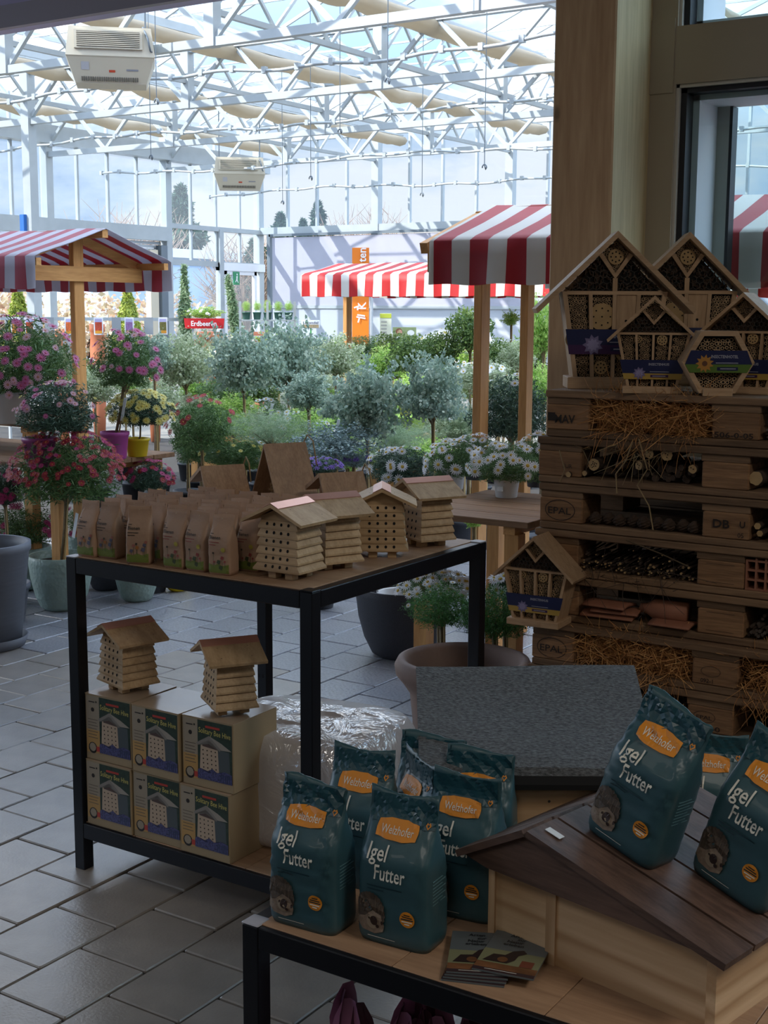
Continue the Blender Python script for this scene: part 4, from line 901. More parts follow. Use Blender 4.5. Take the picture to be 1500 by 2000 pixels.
# ================================================================ PALLET STACK INSECT HOTEL
PX0, PYF, PZ0 = -1.856, 3.774, -.014
PITZ = .146
def pallet(i):
    z0 = PZ0+PITZ*i if i else 0.0; z0 = PZ0+.014+PITZ*i-.006*0; fwd = .03 if i < 4 else 0
    if i < 4: pass
    t = thing('euro_pallet', ['bottom', 'second lowest', 'third from the floor', 'fourth from the floor', 'fifth from the floor', 'middle upper', 'third from the top', 'second from the top', 'topmost'][i]+' weathered wooden pallet of the insect hotel stack', 'pallet', (PX0+.006*math.sin(i*2.3)+(-.012 if i < 8 else .012), PYF-fwd, PITZ*i-.008), R(.25*math.sin(i*1.7)), 'stacked wooden pallets')
    h = PITZ-.0015
    for k in range(3):
        y0 = (0, .3275, .655)[k]; b = MB(); b.bevbox(0, 1.2, y0, y0+.145, 0, .022, .003); b.build('bottom_board', 'pallet', t)
    for x0 in (0, .5275, 1.055):
        for y0 in (0, .3275, .655):
            b = MB(); b.bevbox(x0+(.004 if x0 else -.002), x0+.145, y0+.002, y0+.145, .022, .10, .004); b.build('block', 'pallet2', t)
        b = MB(); b.bevbox(x0, x0+.145, .004, .80, .10, .122, .002); b.build('stringer_board', 'pallet', t)
    for k in range(5):
        y0 = (0, .19, .3275, .515, .655)[k]; b = MB(); b.bevbox(-.004 if k == 0 else 0, 1.2, y0-(.004 if k == 0 else 0), y0+(.145 if k % 2 == 0 else .1), .122, h, .003); b.build('top_board', 'pallet', t)
    d = Deco(lambda x, z: (x, .001, z), .0012); ik = solid('brand_ink', '1E130C', .8)
    def oval(cx, cz, rx_, rz_):
        P_ = [(cx+rx_*math.cos(a*math.pi/12), cz+rz_*math.sin(a*math.pi/12)) for a in range(24)]
        for q in range(24): a, c = P_[q], P_[(q+1) % 24]; d.poly([a, c, (cx+(c[0]-cx)*.95, cz+(c[1]-cz)*.93), (cx+(a[0]-cx)*.95, cz+(a[1]-cz)*.93)], ik, 1)
    if i in (3, 6): oval(.07, .062, .052, .033); d.text('EPAL', .030, .050, .030, ik, .078, 0, .008)
    if i == 8: d.text('MAV', .03, .044, .036, ik, .068, 0, .02); d.rect(.005, .03, .05, .075, ik, 1, 1, 1); d.text('506-0-05', .541, .027, .022, ik, .115, 0, .015)
    if i == 3: d.text('092-1', .56, .03, .018, ik, None, 0, .01); oval(.59, .065, .03, .016)
    if i == 2: oval(.585, .07, .034, .018); d.text('EPAL', .561, .063, .016, ik, .048, 0, .01); d.text('020-0', .555, .03, .022, ik, .08, 0, .01)
    if i == 6: d.text('DB', .565, .055, .034, ik, .05, 0, .02); d.text('U', .645, .06, .026, ik, None, 0, .02); d.text('05', .64, .03, .02, ik, None)
    if i == 7: d.text('EUR', .085, .05, .018, ik, None)
    if i == 5 or i == 4: d.rect(.56, .645, .035, .036, ik, 1); d.rect(.56, .645, .09, .091, ik, 1)
    if d.b.v: d.build('branding', t)
    return t
PAL = [pallet(i) for i in range(9)]
def layer(i): # world box of the left opening in layer i: u0,u1,v,z0,z1
    o = PAL[i].location; return o.x+.148, o.x+.525, o.y, o.z+.022, o.z+.122
def layer2(i): o = PAL[i].location; return o.x+.675, o.x+1.05, o.y, o.z+.022, o.z+.122
def strands(name, n, fn, ln, wd, m, seed, curl=1.0, down=0):
    g_ = random.Random(seed); b = MB()
    for _ in range(n):
        p = Vector(fn(g_)); d_ = Vector((g_.gauss(0, 1), g_.gauss(0, .6), g_.gauss(0, .6)-down)).normalized(); l = ln*g_.uniform(.5, 1.4); sd_ = d_.cross(Vector((g_.gauss(0, 1), g_.gauss(0, 1), g_.gauss(0, 1)))).normalized()*wd; vs = []
        cv = Vector((g_.gauss(0, 1), g_.gauss(0, .5), g_.gauss(0, 1)-.3*down))*l*.35*curl
        for s in range(4): q = s/3; c_ = p+d_*l*q+cv*q*q; vs += [tuple(c_-sd_*(1-.4*q)), tuple(c_+sd_*(1-.4*q))]
        b.add(vs, [(0, 1, 3, 2), (2, 3, 5, 4), (4, 5, 7, 6)])
    return b
def straw(i, L_, lab, n=1500, droop=0, sd_=1):
    u0, u1, v, z0, z1 = L_; f = lambda g_: (g_.uniform(u0+.01, u1-.01), v+.012+abs(g_.gauss(0, .02)), g_.uniform(z0, z1+.004))
    t = strands('straw', n, f, .06, .0013, 'straw', sd_); o = t.build('straw_filling', 'straw'); tag(o, lab, 'straw', None, 'stuff')
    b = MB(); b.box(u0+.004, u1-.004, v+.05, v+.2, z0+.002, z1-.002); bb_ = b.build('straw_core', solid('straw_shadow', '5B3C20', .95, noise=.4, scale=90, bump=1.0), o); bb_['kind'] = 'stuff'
    if droop:
        f2 = lambda g_: (g_.uniform(u0+.0, u1-.02), v-.004-abs(g_.gauss(0, .006)), g_.uniform(z0-.03, z0+.05)); strands('s', droop, f2, .09, .0011, 'straw', sd_+5, 1, 1.6).build('loose_straw', 'straw', o, kind='stuff')
    return o
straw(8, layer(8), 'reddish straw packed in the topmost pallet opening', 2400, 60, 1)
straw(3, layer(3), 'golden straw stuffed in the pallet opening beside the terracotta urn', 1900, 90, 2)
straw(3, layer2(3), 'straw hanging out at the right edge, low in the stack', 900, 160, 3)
b = strands('r', 46, lambda g_: (g_.uniform(layer(7)[0]+.01, layer(7)[1]-.1), PYF-.012, layer(7)[4]+.015-g_.uniform(0, .03)), .085, .0011, 'roots', 8, 1.1, .5)
for pts in (((-1.55, 1.16), (-1.57, 1.10), (-1.60, 1.06), (-1.595, 1.0)), ((-1.53, 1.17), (-1.50, 1.08), (-1.53, 1.03), (-1.49, .97), (-1.475, .90)), ((-1.79, 1.12), (-1.77, 1.06), (-1.785, 1.02)), ((-1.56, .86), (-1.45, .83), (-1.36, .80))):
    b.tube([(u, PYF-.02, z) for u, z in pts], .0022, 4)
tag(b.build('dangling_roots', 'roots'), 'thin pale roots dangling over the second pallet opening', 'roots', None, 'stuff')
def log(u, v, z, r, lab, ang=0, ln=.2, holes=5, nm='log', grp='logs in the pallet stack'):
    t = thing(nm, lab, 'log', (u, v, z), ang, grp); n = 16; g_ = random.Random(int(u*-1000)); k = [g_.uniform(.92, 1.08) for _ in range(n)]
    R_ = lambda y, s: [(r*s*k[i]*math.cos(2*math.pi*i/n), y, r*s*k[i]*math.sin(2*math.pi*i/n)) for i in range(n)]
    b = MB(); b.smooth = True; b.rings([R_(0, .97), R_(.004, 1), R_(ln*.5, 1.03), R_(ln, 1)], False, True); b.build('bark', 'bark', t)
    b = MB(); b.add(R_(0, .97), [tuple(range(n))]); b.cur = 1
    for q in range(holes): a = q*2.4; rr = r*.55*math.sqrt((q+.3)/max(1, holes)); b.add([(rr*math.cos(a)+.0022*math.cos(s), -.0006, rr*math.sin(a)+.0022*math.sin(s)) for s in [i*math.pi/3 for i in range(6)]], [tuple(range(6))])
    b.build('sawn_end', ['logend', 'black'], t)
z7 = layer(7)[3]
def lp(px, py, v=PYF-.004): return atv(px, py, v)
for (px, py, r, h_, ln, ang, lab) in ((1157, 908, .019, 9, .2, 0, 'drilled log with pale face at the left of the second opening'), (1111, 927, .009, 0, .2, 0, 'thin log resting on the pallet edge under the left block'), (1139, 925, .0085, 0, .2, 0, 'thin round log beside the drilled one'),
      (1245, 910, .014, 3, .2, -.3, 'tilted drilled log in the middle of the second opening'), (1266, 887, .014, 3, .2, 0, 'upper drilled log in the second opening, left of two'), (1300, 889, .018, 4, .2, .1, 'upper drilled log in the second opening, right of two'), (1350, 917, .0135, 2, .2, 0, 'log at the right end of the second opening'), (1474, 935, .0205, 0, .25, 0, 'large sawn log at the right edge of the second pallet')):
    p = lp(px, py); log(p.x, PYF+(.006 if px != 1111 else -.008), max(p.z, (z7+r) if px < 1400 else z7+r), r, lab, ang, ln, h_)
b = MB(); g_ = random.Random(5)
for _ in range(40):
    L_ = layer(7); u = g_.uniform(L_[0]+.06, L_[1]-.03); b.tube([(u, PYF+.04, L_[3]+g_.uniform(.01, .05)), (u+g_.uniform(-.05, .05), PYF+.2, L_[3]+g_.uniform(.01, .06))], g_.uniform(.005, .012), 6)
tag(b.build('sticks', 'bark'), 'dark bark sticks behind the logs in the second opening', 'sticks', None, 'stuff')
L_ = layer(6)
for q in range(9):
    u = L_[0]+.03+.04*q; b = MB(); b.smooth = False
    rs = [[((.006+.014*math.sin(math.pi*min(1, (k+.4)/8)))*(1+.22*((i+k) % 2))*math.cos(2*math.pi*i/10), (.006+.014*math.sin(math.pi*min(1, (k+.4)/8)))*(1+.22*((i+k) % 2))*math.sin(2*math.pi*i/10), .038*k/8) for i in range(10)] for k in range(9)]
    b.rings(rs); o = b.build('pine_cone', 'cone', None, (u, PYF+.03+.012*(q % 2), L_[3]+.002+(.0)), (0, 0, q)); tag(o, 'dark pine cone lying in the third pallet opening', 'pine cone', 'pine cones in the third opening')
def twigs(L_, n, lab, rmin, rmax, seed, mend='logend'):
    g_ = random.Random(seed); b = MB(); u0, u1, v, z0, z1 = L_; 
    for _ in range(n):
        u = g_.uniform(u0+.01, u1-.01); z = z0+.006+abs(g_.gauss(0, .4))*(z1-z0)*.7; z = min(z, z1-.01); r = g_.uniform(rmin, rmax); dy = g_.uniform(-.006, .03)
        b.cur = 0; b.tube([(u, v+.01+dy, z), (u+g_.uniform(-.03, .03), v+.2, z+g_.uniform(-.0, .01))], r, 6); b.cur = 1
        if g_.random() < .45: b.tube([(u, v+.006+dy, z), (u, v+.0102+dy, z)], r*.95, 6)
    tag(b.build('twig_bundle', ['bark', mend], None), lab, 'twigs', None, 'stuff')
twigs(layer(5), 150, 'dark twigs with pale cut ends in the fourth opening', .0012, .0042, 2); twigs(layer2(6), 60, 'cut branches of mixed size at the right edge of the third pallet', .003, .011, 3)
twigs(layer2(8), 130, 'dark reed stems at the right edge of the topmost pallet', .003, .004, 4, solid('reed_grey', '4A4038', .7)); twigs(layer2(4), 170, 'grey hollow stems at the right edge low in the stack', .0045, .006, 5, solid('reed_grey'));twigs(layer(2), 60, 'brushwood in the lowest visible opening', .001, .003, 6)
b = strands('r', 60, lambda g_: (g_.uniform(layer(4)[0], layer(4)[1]-.05), PYF-.006, layer(5)[3]-.01+g_.uniform(-.02, .05)), .12, .0012, 'bark', 18, .6, .4)
tag(b.build('brushwood', 'bark'), 'thin dark brushwood strands over the clay pieces', 'brushwood', None, 'stuff')
# perforated brick
L_ = layer2(5); br = thing('perforated_brick', 'perforated clay brick standing at the right edge of the stack', 'brick', (L_[0]+.0, PYF+.01, L_[3]+.0005))
b = MB(); nx_, nz_ = 4, 4; cw, ch = .022, .022; tw = .006
for i in range(nx_+1): b.box(i*(cw+tw), i*(cw+tw)+tw, 0, .1, 0, .096 if i else .09)
for j in range(nz_): b.box(.0005, nx_*(cw+tw)+tw-.0005, .0005, .0995, j*(.09/3.2), j*(.09/3.2)+tw)
b.cur = 1; b.box(.002, nx_*(cw+tw), .06, .09, .001, .088); b.build('fired_clay', ['clay', 'black'], br)
# broken clay jug pieces and roof tiles in the fifth opening
L_ = layer(4); zf = L_[3]
def lathex(name, prof, loc, lab, rz=0, ry=0, m_='clay'):
    b = MB(); b.smooth = True; b.rings([[(x, r*math.cos(2*math.pi*i/20), r*math.sin(2*math.pi*i/20)) for i in range(20)] for x, r in prof], True, True); o = b.build(name, m_, None, loc, (0, ry, rz)); return tag(o, lab, 'clay piece', 'clay pieces in the pallet stack')
lathex('clay_bottle', [(0, .014), (.02, .016), (.045, .032), (.10, .033), (.15, .032)], (L_[0]+.19, PYF+.04, zf+.0455), 'tapered reddish clay bottle lying in the fifth opening', .05)
for q, (dx, dz, rz_, ln) in enumerate(((.0, .002, .05, .17), (.03, .018, .1, .15), (.015, .036, -.05, .14), (.23, .002, -.02, .13))):
    b = MB(); b.smooth = True; n = 8
    top = [[(x*ln/6, -.03+.055*math.sin(a), .018*math.cos(a)+.004) for a in [-1.2+2.4*k/n for k in range(n+1)]]+[(x*ln/6, -.03+.047*math.sin(a), .011*math.cos(a)+.002) for a in [1.2-2.4*k/n for k in range(n+1)]] for x in range(7)]
    b.rings(top); tag(b.build('clay_tile', 'clay', None, (L_[0]+dx+.01, PYF+.055, zf+dz), (0, 0, rz_)), ['lowest curved clay roof tile left in the fifth opening', 'second curved clay tile of the pile in the fifth opening', 'uppermost curved clay tile of the pile', 'curved clay tile under the clay bottle'][q], 'clay tile', 'clay roof tiles')

# ---- insect hotels
def clip(poly, inset): return poly
def pentagon_hotel(name, label, loc, rz, W_, H_, D_, design, seed, baseW, lines):
    """house with steep overhanging roof, inward-slanting sides, diamond at the apex, shelf, dividers, label band"""
    t = thing(name, label, 'insect hotel', loc, rz, 'wooden insect hotels'); s = H_/.30
    bw, tw_ = baseW/2, W_*(.33 if design == 'big' else .40); th = .009*s; zb_ = .022*s; ze = H_*.60; 
    b = MB(); b.bevbox(-bw-.012*s, bw+.012*s, -D_/2-.015*s, D_/2, 0, zb_, .0015); bs = b.build('base_board', 'hotel', t)
    b = MB(); b.prism([(-bw, zb_), (bw, zb_), (tw_, ze), (0, H_-.02*s), (-tw_, ze)], D_/2-.008, D_/2); b.build('back_board', 'hotel_v', t)
    for q in (-1, 1):
        pl = [(q*(bw-th), zb_), (q*bw, zb_), (q*tw_, ze+.01), (q*(tw_-th), ze+.01)]; b = MB(); b.prism(pl if q > 0 else pl[::-1], -D_/2, D_/2); b.build('side_board', 'hotel_v', t)
        rx = W_/2; rz_ = H_*(.51 if design == 'big' else .55); nn = Vector((-(rz_-H_), 0, rx)).normalized() if 0 else None
        k = th*1.1; pl = [(0, H_-k*1.3), (q*(rx-k*.4), rz_-k*.9), (q*rx, rz_), (0, H_)]; b = MB(); b.prism(pl if q > 0 else pl[::-1], -D_/2-.02*s, D_/2+.005); b.build('roof_board', 'hotel', t)
    b = MB(); b.box(-tw_+th, tw_-th, -D_/2+.001, D_/2-.008, ze, ze+th*.8); b.build('cross_shelf', 'hotel', t)
    zi = lambda x: H_-(H_-H_*(.51 if design == 'big' else .55))/(W_/2)*abs(x)-th*1.5
    dv = W_*(.107 if design == 'big' else .13); zv = H_*.70
    for q in (-1, 1):
        x1 = q*dv; z1 = zi(dv); b = MB(); pl = [(0, zv), (x1, z1-.0), (x1-q*th*.8, z1+th*.5), (0, zv+th*1.3)]; b.prism(pl if q > 0 else pl[::-1], -D_/2+.002, D_/2-.008); b.build('diamond_slat', 'hotel', t)
    if lines > 3: b = MB(); b.box(-th*.5, th*.5, -D_/2+.002, D_/2-.008, ze+th*.8, zv+.003); b.build('divider', 'hotel_v', t)
    nx_ = 4; xs = [-tw_*.46, 0, tw_*.46]
    for x in xs: b = MB(); b.prism([(x*.85-th*.4, zb_), (x*.85+th*.4, zb_), (x+th*.4, ze), (x-th*.4, ze)], -D_/2+.001, D_/2-.008); b.build('divider', 'hotel_v', t)
    sidex = lambda z: bw+(tw_-bw)*(z-zb_)/(ze-zb_)-th
    def near(x, z): return any(abs(x-(xx*.85+(xx-xx*.85)*(z-zb_)/(ze-zb_))) < th*.5+.003 for xx in xs)
    panel = design == 'big'
    def inl(x, z): return zb_+.002 < z < ze-.002 and abs(x) < sidex(z)-.003 and not near(x, z) and not (panel and xs[1]+.004 < x < xs[2] and z > zb_+.4*(ze-zb_))
    def ind(x, z): return z > zv+th*1.3+abs(x)*(zi(dv)-zv)/dv and z < zi(x)-.004 and abs(x) < dv
    y = -D_/2+.012; rr = .0044 if s < 1.2 else .0050
    b = MB(); tubes_fill(b, inl, -tw_, tw_, zb_, ze, y, rr, .01, .5, seed); tubes_fill(b, ind, -dv, dv, zv, H_, y, rr*.9, .01, .5, seed+1); b.build('reed_filling', ['reed', 'black'], t, kind='stuff')
    b = MB(); b.prism([(-bw+th, zb_), (bw-th, zb_), (tw_-th, ze), (0, H_-.02*s), (-tw_+th, ze)], y+.009, y+.011); b.build('dark_core', 'black', t)
    def dr(x, z, r): b = MB(); drilled(b, x, z, r, y-.006, 9, .0022*s**.5); b.build('drilled_disc', ['logend', 'black'], t)
    if design == 'big': dr(0, H_*.84, .05*H_); dr(xs[0]*.5, ze-.042*s, .026*s); dr(-tw_*.72, ze-.085*s, .02*s); dr(xs[0]*.28, ze-.085*s, .013*s); dr(xs[0]*.75, ze-.088*s, .013*s); dr(xs[2]*.5, zb_+.05*s, .02*s); dr(-bw*.3, zb_+.018*s, .013*s)
    else: dr(xs[0]*.9, ze-.014*s, .012*s); dr(xs[2]*.5, ze-.016*s, .016*s); dr(-tw_*.2, zb_+.065*s, .012*s)
    if panel: b = MB(); b.box(xs[1]+th*.5, xs[2]-th*.4, y-.006, y+.004, zb_+.42*(ze-zb_), ze); b.cur = 1; b.add([((xs[1]+xs[2])/2+.0045*math.cos(a), y-.0066, ze-.05*s+.0045*math.sin(a)) for a in [i*math.pi/4 for i in range(8)]], [tuple(range(8))]); b.build('door_panel', ['hotel_v', 'black'], t)
    # wire mesh over shredded bark in the two lower gable fields
    g_ = random.Random(seed); b = MB()
    for _ in range(int(260)):
        x = g_.uniform(-W_*.3, W_*.3); z = g_.uniform(ze+th, zv+.04*s)
        if z < zi(x)-.006 and z < zv+abs(x)*(zi(dv)-zv)/dv-.002 or (abs(x) > dv and z < zi(x)-.006): b.box(x-.006, x+.006, y, y+.004, z-.002, z+.002, Matrix.Translation((x, y, z)) @ Matrix.Rotation(g_.uniform(0, 3.1), 4, 'Y') @ Matrix.Translation((-x, -y, -z)))
    b.build('bark_chips', 'cone', t, kind='stuff')
    b = MB(); hc = .0075*s; j = 0; z = ze+th
    while z < H_*.86:
        x = -W_*.33+(hc*.87 if j % 2 else 0)
        while x < W_*.33:
            pts = [(x, z), (x+hc*.87, z+hc*.5), (x+hc*.87, z+hc*1.5)]
            if z+hc < zi(abs(x)+hc)-.004 and (z+hc < zv+abs(x)*(zi(dv)-zv)/dv-.002 or abs(x) > dv):
                for a, c in ((0, 1), (1, 2)): b.bar((pts[a][0], y-.008, pts[a][1]), (pts[c][0], y-.008, pts[c][1]), .0007, .0007)
                b.bar((x, y-.008, z), (x-hc*.87, y-.008, z+hc*.5), .0007, .0007)
            x += hc*1.74
        z += hc*1.5; j += 1
    b.build('wire_mesh', 'wire', t, kind='stuff')
    # label band
    d = Deco(lambda x, z: (x, -D_/2-.0022, z), .0004); nv = solid('band_navy', '141C46', .35); pu = solid('band_purple', '3A1A48', .35); ye = solid('band_yellow', 'A98A3E', .4); gr = solid('band_green', '4E6A22', .4); tx = solid('band_text', '9C9CA8', .5)
    z0, z1 = (zb_+.07*s, zb_+.128*s) if design != 'big' else (zb_+.088*s, zb_+.15*s)
    z0, z1 = (H_*.146, H_*.345) if design != 'big' else (H_*.22, H_*.38); hwf = lambda z: sidex(z)+th+.004
    lowc = pu if design == 'big' else ye
    d.poly([(-hwf(z0), z0), (hwf(z0), z0), (hwf(z0+.02*s), z0+.02*s), (-hwf(z0+.02*s), z0+.02*s)], lowc, 0); d.poly([(-hwf(z0+.018*s), z0+.018*s), (hwf(z0+.018*s), z0+.018*s), (hwf(z1), z1), (-hwf(z1), z1)], nv, 1)
    d.text('INSECTENHUIS', -.012*s if design != 'big' else .0, z1-.017*s, .0105*s, tx, .062*s, 0, .02); d.rect(-.008*s, .05*s, z0+.0225*s, z0+.024*s, tx, 2, 1, 1); d.rect(-.006*s, .048*s, z0+.006*s, z0+.014*s, pu if design != 'big' else nv, 2, 1, 1); d.rect(0, .04*s, z0+.009*s, z0+.011*s, tx, 3, 1, 1)
    for q in range(2): d.disc(-.04*s, z0+.018*s, (.017-.006*q)*s, solid(('petal_lilac', 'petal_lilac2')[q], ('6E6488', '8A82A6')[q], .5), 3+q, 18, None, .2)
    b = d.build('label_band', t)
    b = MB(); b.box(-.03*s, .03*s, -D_/2-.0165*s, -D_/2-.015*s, .004*s, zb_-.005*s); b.build('name_plate', 'hotel', bs); return t
HZ = PAL[8].location.z+PITZ-.0015
pb = atz(1165, 760, HZ)
pentagon_hotel('insect_hotel', 'largest insect hotel, nearest the timber pillar on the pallet stack', (-1.745, 4.02, HZ), R(31), .50, .49, .13, 'big', 3, .25, 4)
pentagon_hotel('insect_hotel', 'large insect hotel half hidden behind, in front of the window', (-1.625, 4.34, HZ), R(28), .50, .50, .12, 'big', 8, .25, 4)
pentagon_hotel('insect_hotel', 'small insect hotel with yellow and blue band standing before the largest one', (-1.527, 3.835, HZ), R(22), .275, .29, .085, 'small', 5, .15, 3)
pentagon_hotel('insect_hotel', 'small insect hotel at the right edge behind the hexagonal one', (-1.29, 3.99, HZ), R(4), .30, .30, .11, 'small', 6, .16, 3)
zs = PAL[3].location.z+PITZ-.0015
pentagon_hotel('insect_hotel', 'small insect hotel perched on the protruding pallet halfway down, beside the flowers', (-1.825, 3.716, zs+.0), R(4), .27, .285, .1, 'small', 9, .15, 3)
# hexagonal hotel
hx_ = thing('insect_hotel', 'hexagonal insect hotel with blue and green band on the pallet stack', 'insect hotel', (-1.335, 3.84, HZ), R(30), 'wooden insect hotels')
rh = .104; c_z = .008+rh*math.sin(R(60)); HXP = [(rh*math.cos(R(60*k)), c_z+rh*math.sin(R(60*k))) for k in range(6)]; ri = rh-.017
HXI = [(ri*math.cos(R(60*k)), c_z+ri*math.sin(R(60*k))) for k in range(6)]
for k in range(6):
    a, c, ci, ai = HXP[k], HXP[(k+1) % 6], HXI[(k+1) % 6], HXI[k]; b = MB(); b.prism([a, c, ci, ai], -.05, .05); b.build('frame_board', 'hotel', hx_)
b = MB(); b.prism(HXI, .04, .05); b.build('back_board', 'hotel', hx_); b = MB(); b.prism(HXI, -.012, -.01); b.build('dark_core', 'black', hx_)
inh = lambda x, z: abs(z-c_z) < ri*.866-.004 and abs(x)*.866+abs(z-c_z)*.5 < ri*.866-.004
b = MB(); tubes_fill(b, inh, -ri, ri, c_z-ri, c_z+ri, -.03, .0062, .014, .5, 12); b.build('reed_filling', ['reed', 'black'], hx_, kind='stuff')
b = MB(); b.bevbox(-.042, .042, -.062, -.045, 0, .022, .001); b.build('name_plate', 'hotel', hx_)
d = Deco(lambda x, z: (x, -.0515, z), .0005); hw = lambda z: (rh-.004)-abs(z-c_z)/.866*.5
z0, zm, z1 = c_z-.03, c_z-.006, c_z+.034
d.poly([(-hw(z0), z0), (hw(z0), z0), (hw(zm), zm), (-hw(zm), zm)], K['band_green'] if 'band_green' in K else solid('band_green'), 0); d.poly([(-hw(zm), zm), (hw(zm), zm), (hw(z1), z1), (-hw(z1), z1)], K['band_navy'], 1)
d.text('INSECTENHOTEL', -.022, z1-.022, .0125, K['band_text'], .078, 0, .02); d.rect(-.008, .056, zm+.003, zm+.005, K['band_text'], 2, 1, 1); d.rect(-.004, .056, z0+.006, z0+.016, K['band_navy'], 2, 1, 1); d.rect(.005, .05, z0+.01, z0+.0125, K['band_text'], 3, 1, 1)
d.disc(-.04, c_z-.004, .022, solid('petal_gold', 'A8742A', .5), 3, 22, None, .22); d.disc(-.04, c_z-.004, .008, solid('flower_heart', '5A3316', .6), 4, 10); d.build('label_band', hx_)

# ================================================================ MARKET STALLS
def stall(label, u0, u1, v0, v1, mt, posts, zb_=1.665, ze=1.86, zr=2.06, beam=True, gable_in=.25):
    t = thing('market_stall_canopy', label, 'market stall', (u0, v0, 0)); X = u1-u0; Y = v1-v0; g_ = random.Random(int(v0*10))
    nx_ = int(X/.03); pr = [(-.006, zb_), (-.004, zb_+.06), (-.002, zb_+.13), (0, ze), (.05, ze+.022), (Y*.25, (ze+zr)/2+.0), (Y*.5, zr), (Y*.75, (ze+zr)/2), (Y-.05, ze+.022), (Y, ze), (Y+.003, zb_+.1), (Y+.006, zb_)]
    def pt(i, k):
        y, z = pr[k]; x = X*i/nx_; am = (1-min(1, max(0, (z-zb_)/(ze-zb_))))
        sg = -.006*math.sin(math.pi*((x/.62) % 1)) if .05 < y < Y-.05 else 0
        return (x+.004*am*math.sin(x*9), y+am*.012*math.sin(x*14+y*3)+am*.008*math.sin(x*31), z+am*.004*math.sin(x*21)+sg)
    n = nx_+1; b = MB(); b.smooth = True; vs = [pt(i, k) for k in range(len(pr)) for i in range(n)]; vs += [(x, y+(.003 if k_ else 0), z-.003) for (x, y, z), k_ in [(v, 1) for v in vs]]
    m_ = len(pr)*n; fs = []
    for k in range(len(pr)-1):
        for i in range(nx_): a = k*n+i; fs.append((a, a+1, a+n+1, a+n)); fs.append((m_+a, m_+a+n, m_+a+n+1, m_+a+1))
    b.add(vs, fs); b.build('striped_cloth', mt, t)
    b = MB(); b.box(0.08, X-.01, Y/2-.025, Y/2+.025, zr-.065, zr-.012); b.build('ridge_beam', 'stall_x', t)
    for y in (.02, Y-.06): b = MB(); b.box(.08, X-.01, y, y+.04, ze-.055, ze-.01); b.build('eave_beam', 'stall_x', t)
    for x in posts:
        b = MB(); b.bevbox(x, x+.045, Y/2-.045, Y/2+.045, 0, zr-.03, .003); b.build('post', 'stall', t)
        b = MB(); b.box(x+.046, x+.076, .03, Y-.05, ze-.14, ze-.045) if beam else None
        if beam: b.build('cross_beam', 'stall_y', t)
        for s in (-1, 1):
            b = MB(); b.bar((x+.02, Y/2, zr-.05), (x+.02, Y/2+s*(Y/2-.04), ze-.03), .04, .05); b.build('rafter', 'stall_y', t)
    return t
ST1 = stripemat('canopy_stripes_left_shaded', 'A84656', 'BBB8C2', .18, .42, .4); ST2 = stripemat('canopy_stripes_middle', 'BE1C1E', 'D8D4CC', .18, .95, .25); ST3 = stripemat('canopy_stripes_right', 'A81E28', 'D2CDC4', .19, .88, .3)  # left cloth muted to mauve: its shade is put into the stripe colours
lc = atu(207, 448, -6.26)
stall('red and white striped stall canopy at the left, gable end towards the viewer', -9.6, -6.26, 5.74, 6.96, ST1, [3.34-.30, .4])
mc_ = atv(588, 577, 10.25)
stall('brightly sunlit red and white striped stall canopy in the middle distance', mc_.x, mc_.x+4.2, 10.25, 11.45, ST2, [atv(675, 600, 10.85).x-mc_.x, 3.2], zr=1.99, beam=False)
rc = atv(838, 548, 5.34)
stall('nearest red and white striped stall canopy, partly behind the timber pillar', rc.x, rc.x+4.6, 5.34, 6.54, ST3, [atv(930, 600, 5.92).x-rc.x, 3.6], beam=True)
pp = atd(1030, 600, 6.25)
b = MB(); b.bevbox(-.02, .02, -.035, .035, 0, 1.88, .003)
o = b.build('stall_post', 'stall', None, (pp.x, pp.y, 0), (0, 0, 0)); tag(o, 'wooden stall post nearest the timber pillar, rising from the white daisies', 'post')

def plank_table(label, u0, u1, v0, v1, h, n=5, axis=0, legs=True, nm='plank_table'):
    t = thing(nm, label, 'table', (u0, v0, 0)); X, Y = u1-u0, v1-v0
    for k in range(n): b = MB(); b.bevbox(0, X, Y*k/n+.002, Y*(k+1)/n-.002, h-.025, h, .002); b.build('plank', 'deck', t)
    for x in ((.05, X-.12) if X < 2 else (.05, X/2, X-.12)):
        for y in (.04, Y-.10): b = MB(); b.box(x, x+.06, y, y+.06, 0, h-.06); b.build('leg', 'stall', t)
        b = MB(); b.box(x, x+.05, .03, Y-.03, h-.06, h-.025); b.build('cross_rail', 'stall_y', t)
    return t
RT = .75; rtv = atz(980, 1016, RT)
plank_table('weathered plank table carrying the white daisies', -2.85, -2.27, rtv.y, 5.25, RT)
lt = atz(335, 884, .75)
plank_table('plank table carrying the pink and yellow pots', -6.6, lt.x, 4.75, lt.y+.03, .75)
b = MB()
plank_table('dark raised plank shelf at the left edge of the photo', -6.9, atd(22, 850, 7.1).x, 5.0, 5.5, .93, 3, nm='plank_shelf')

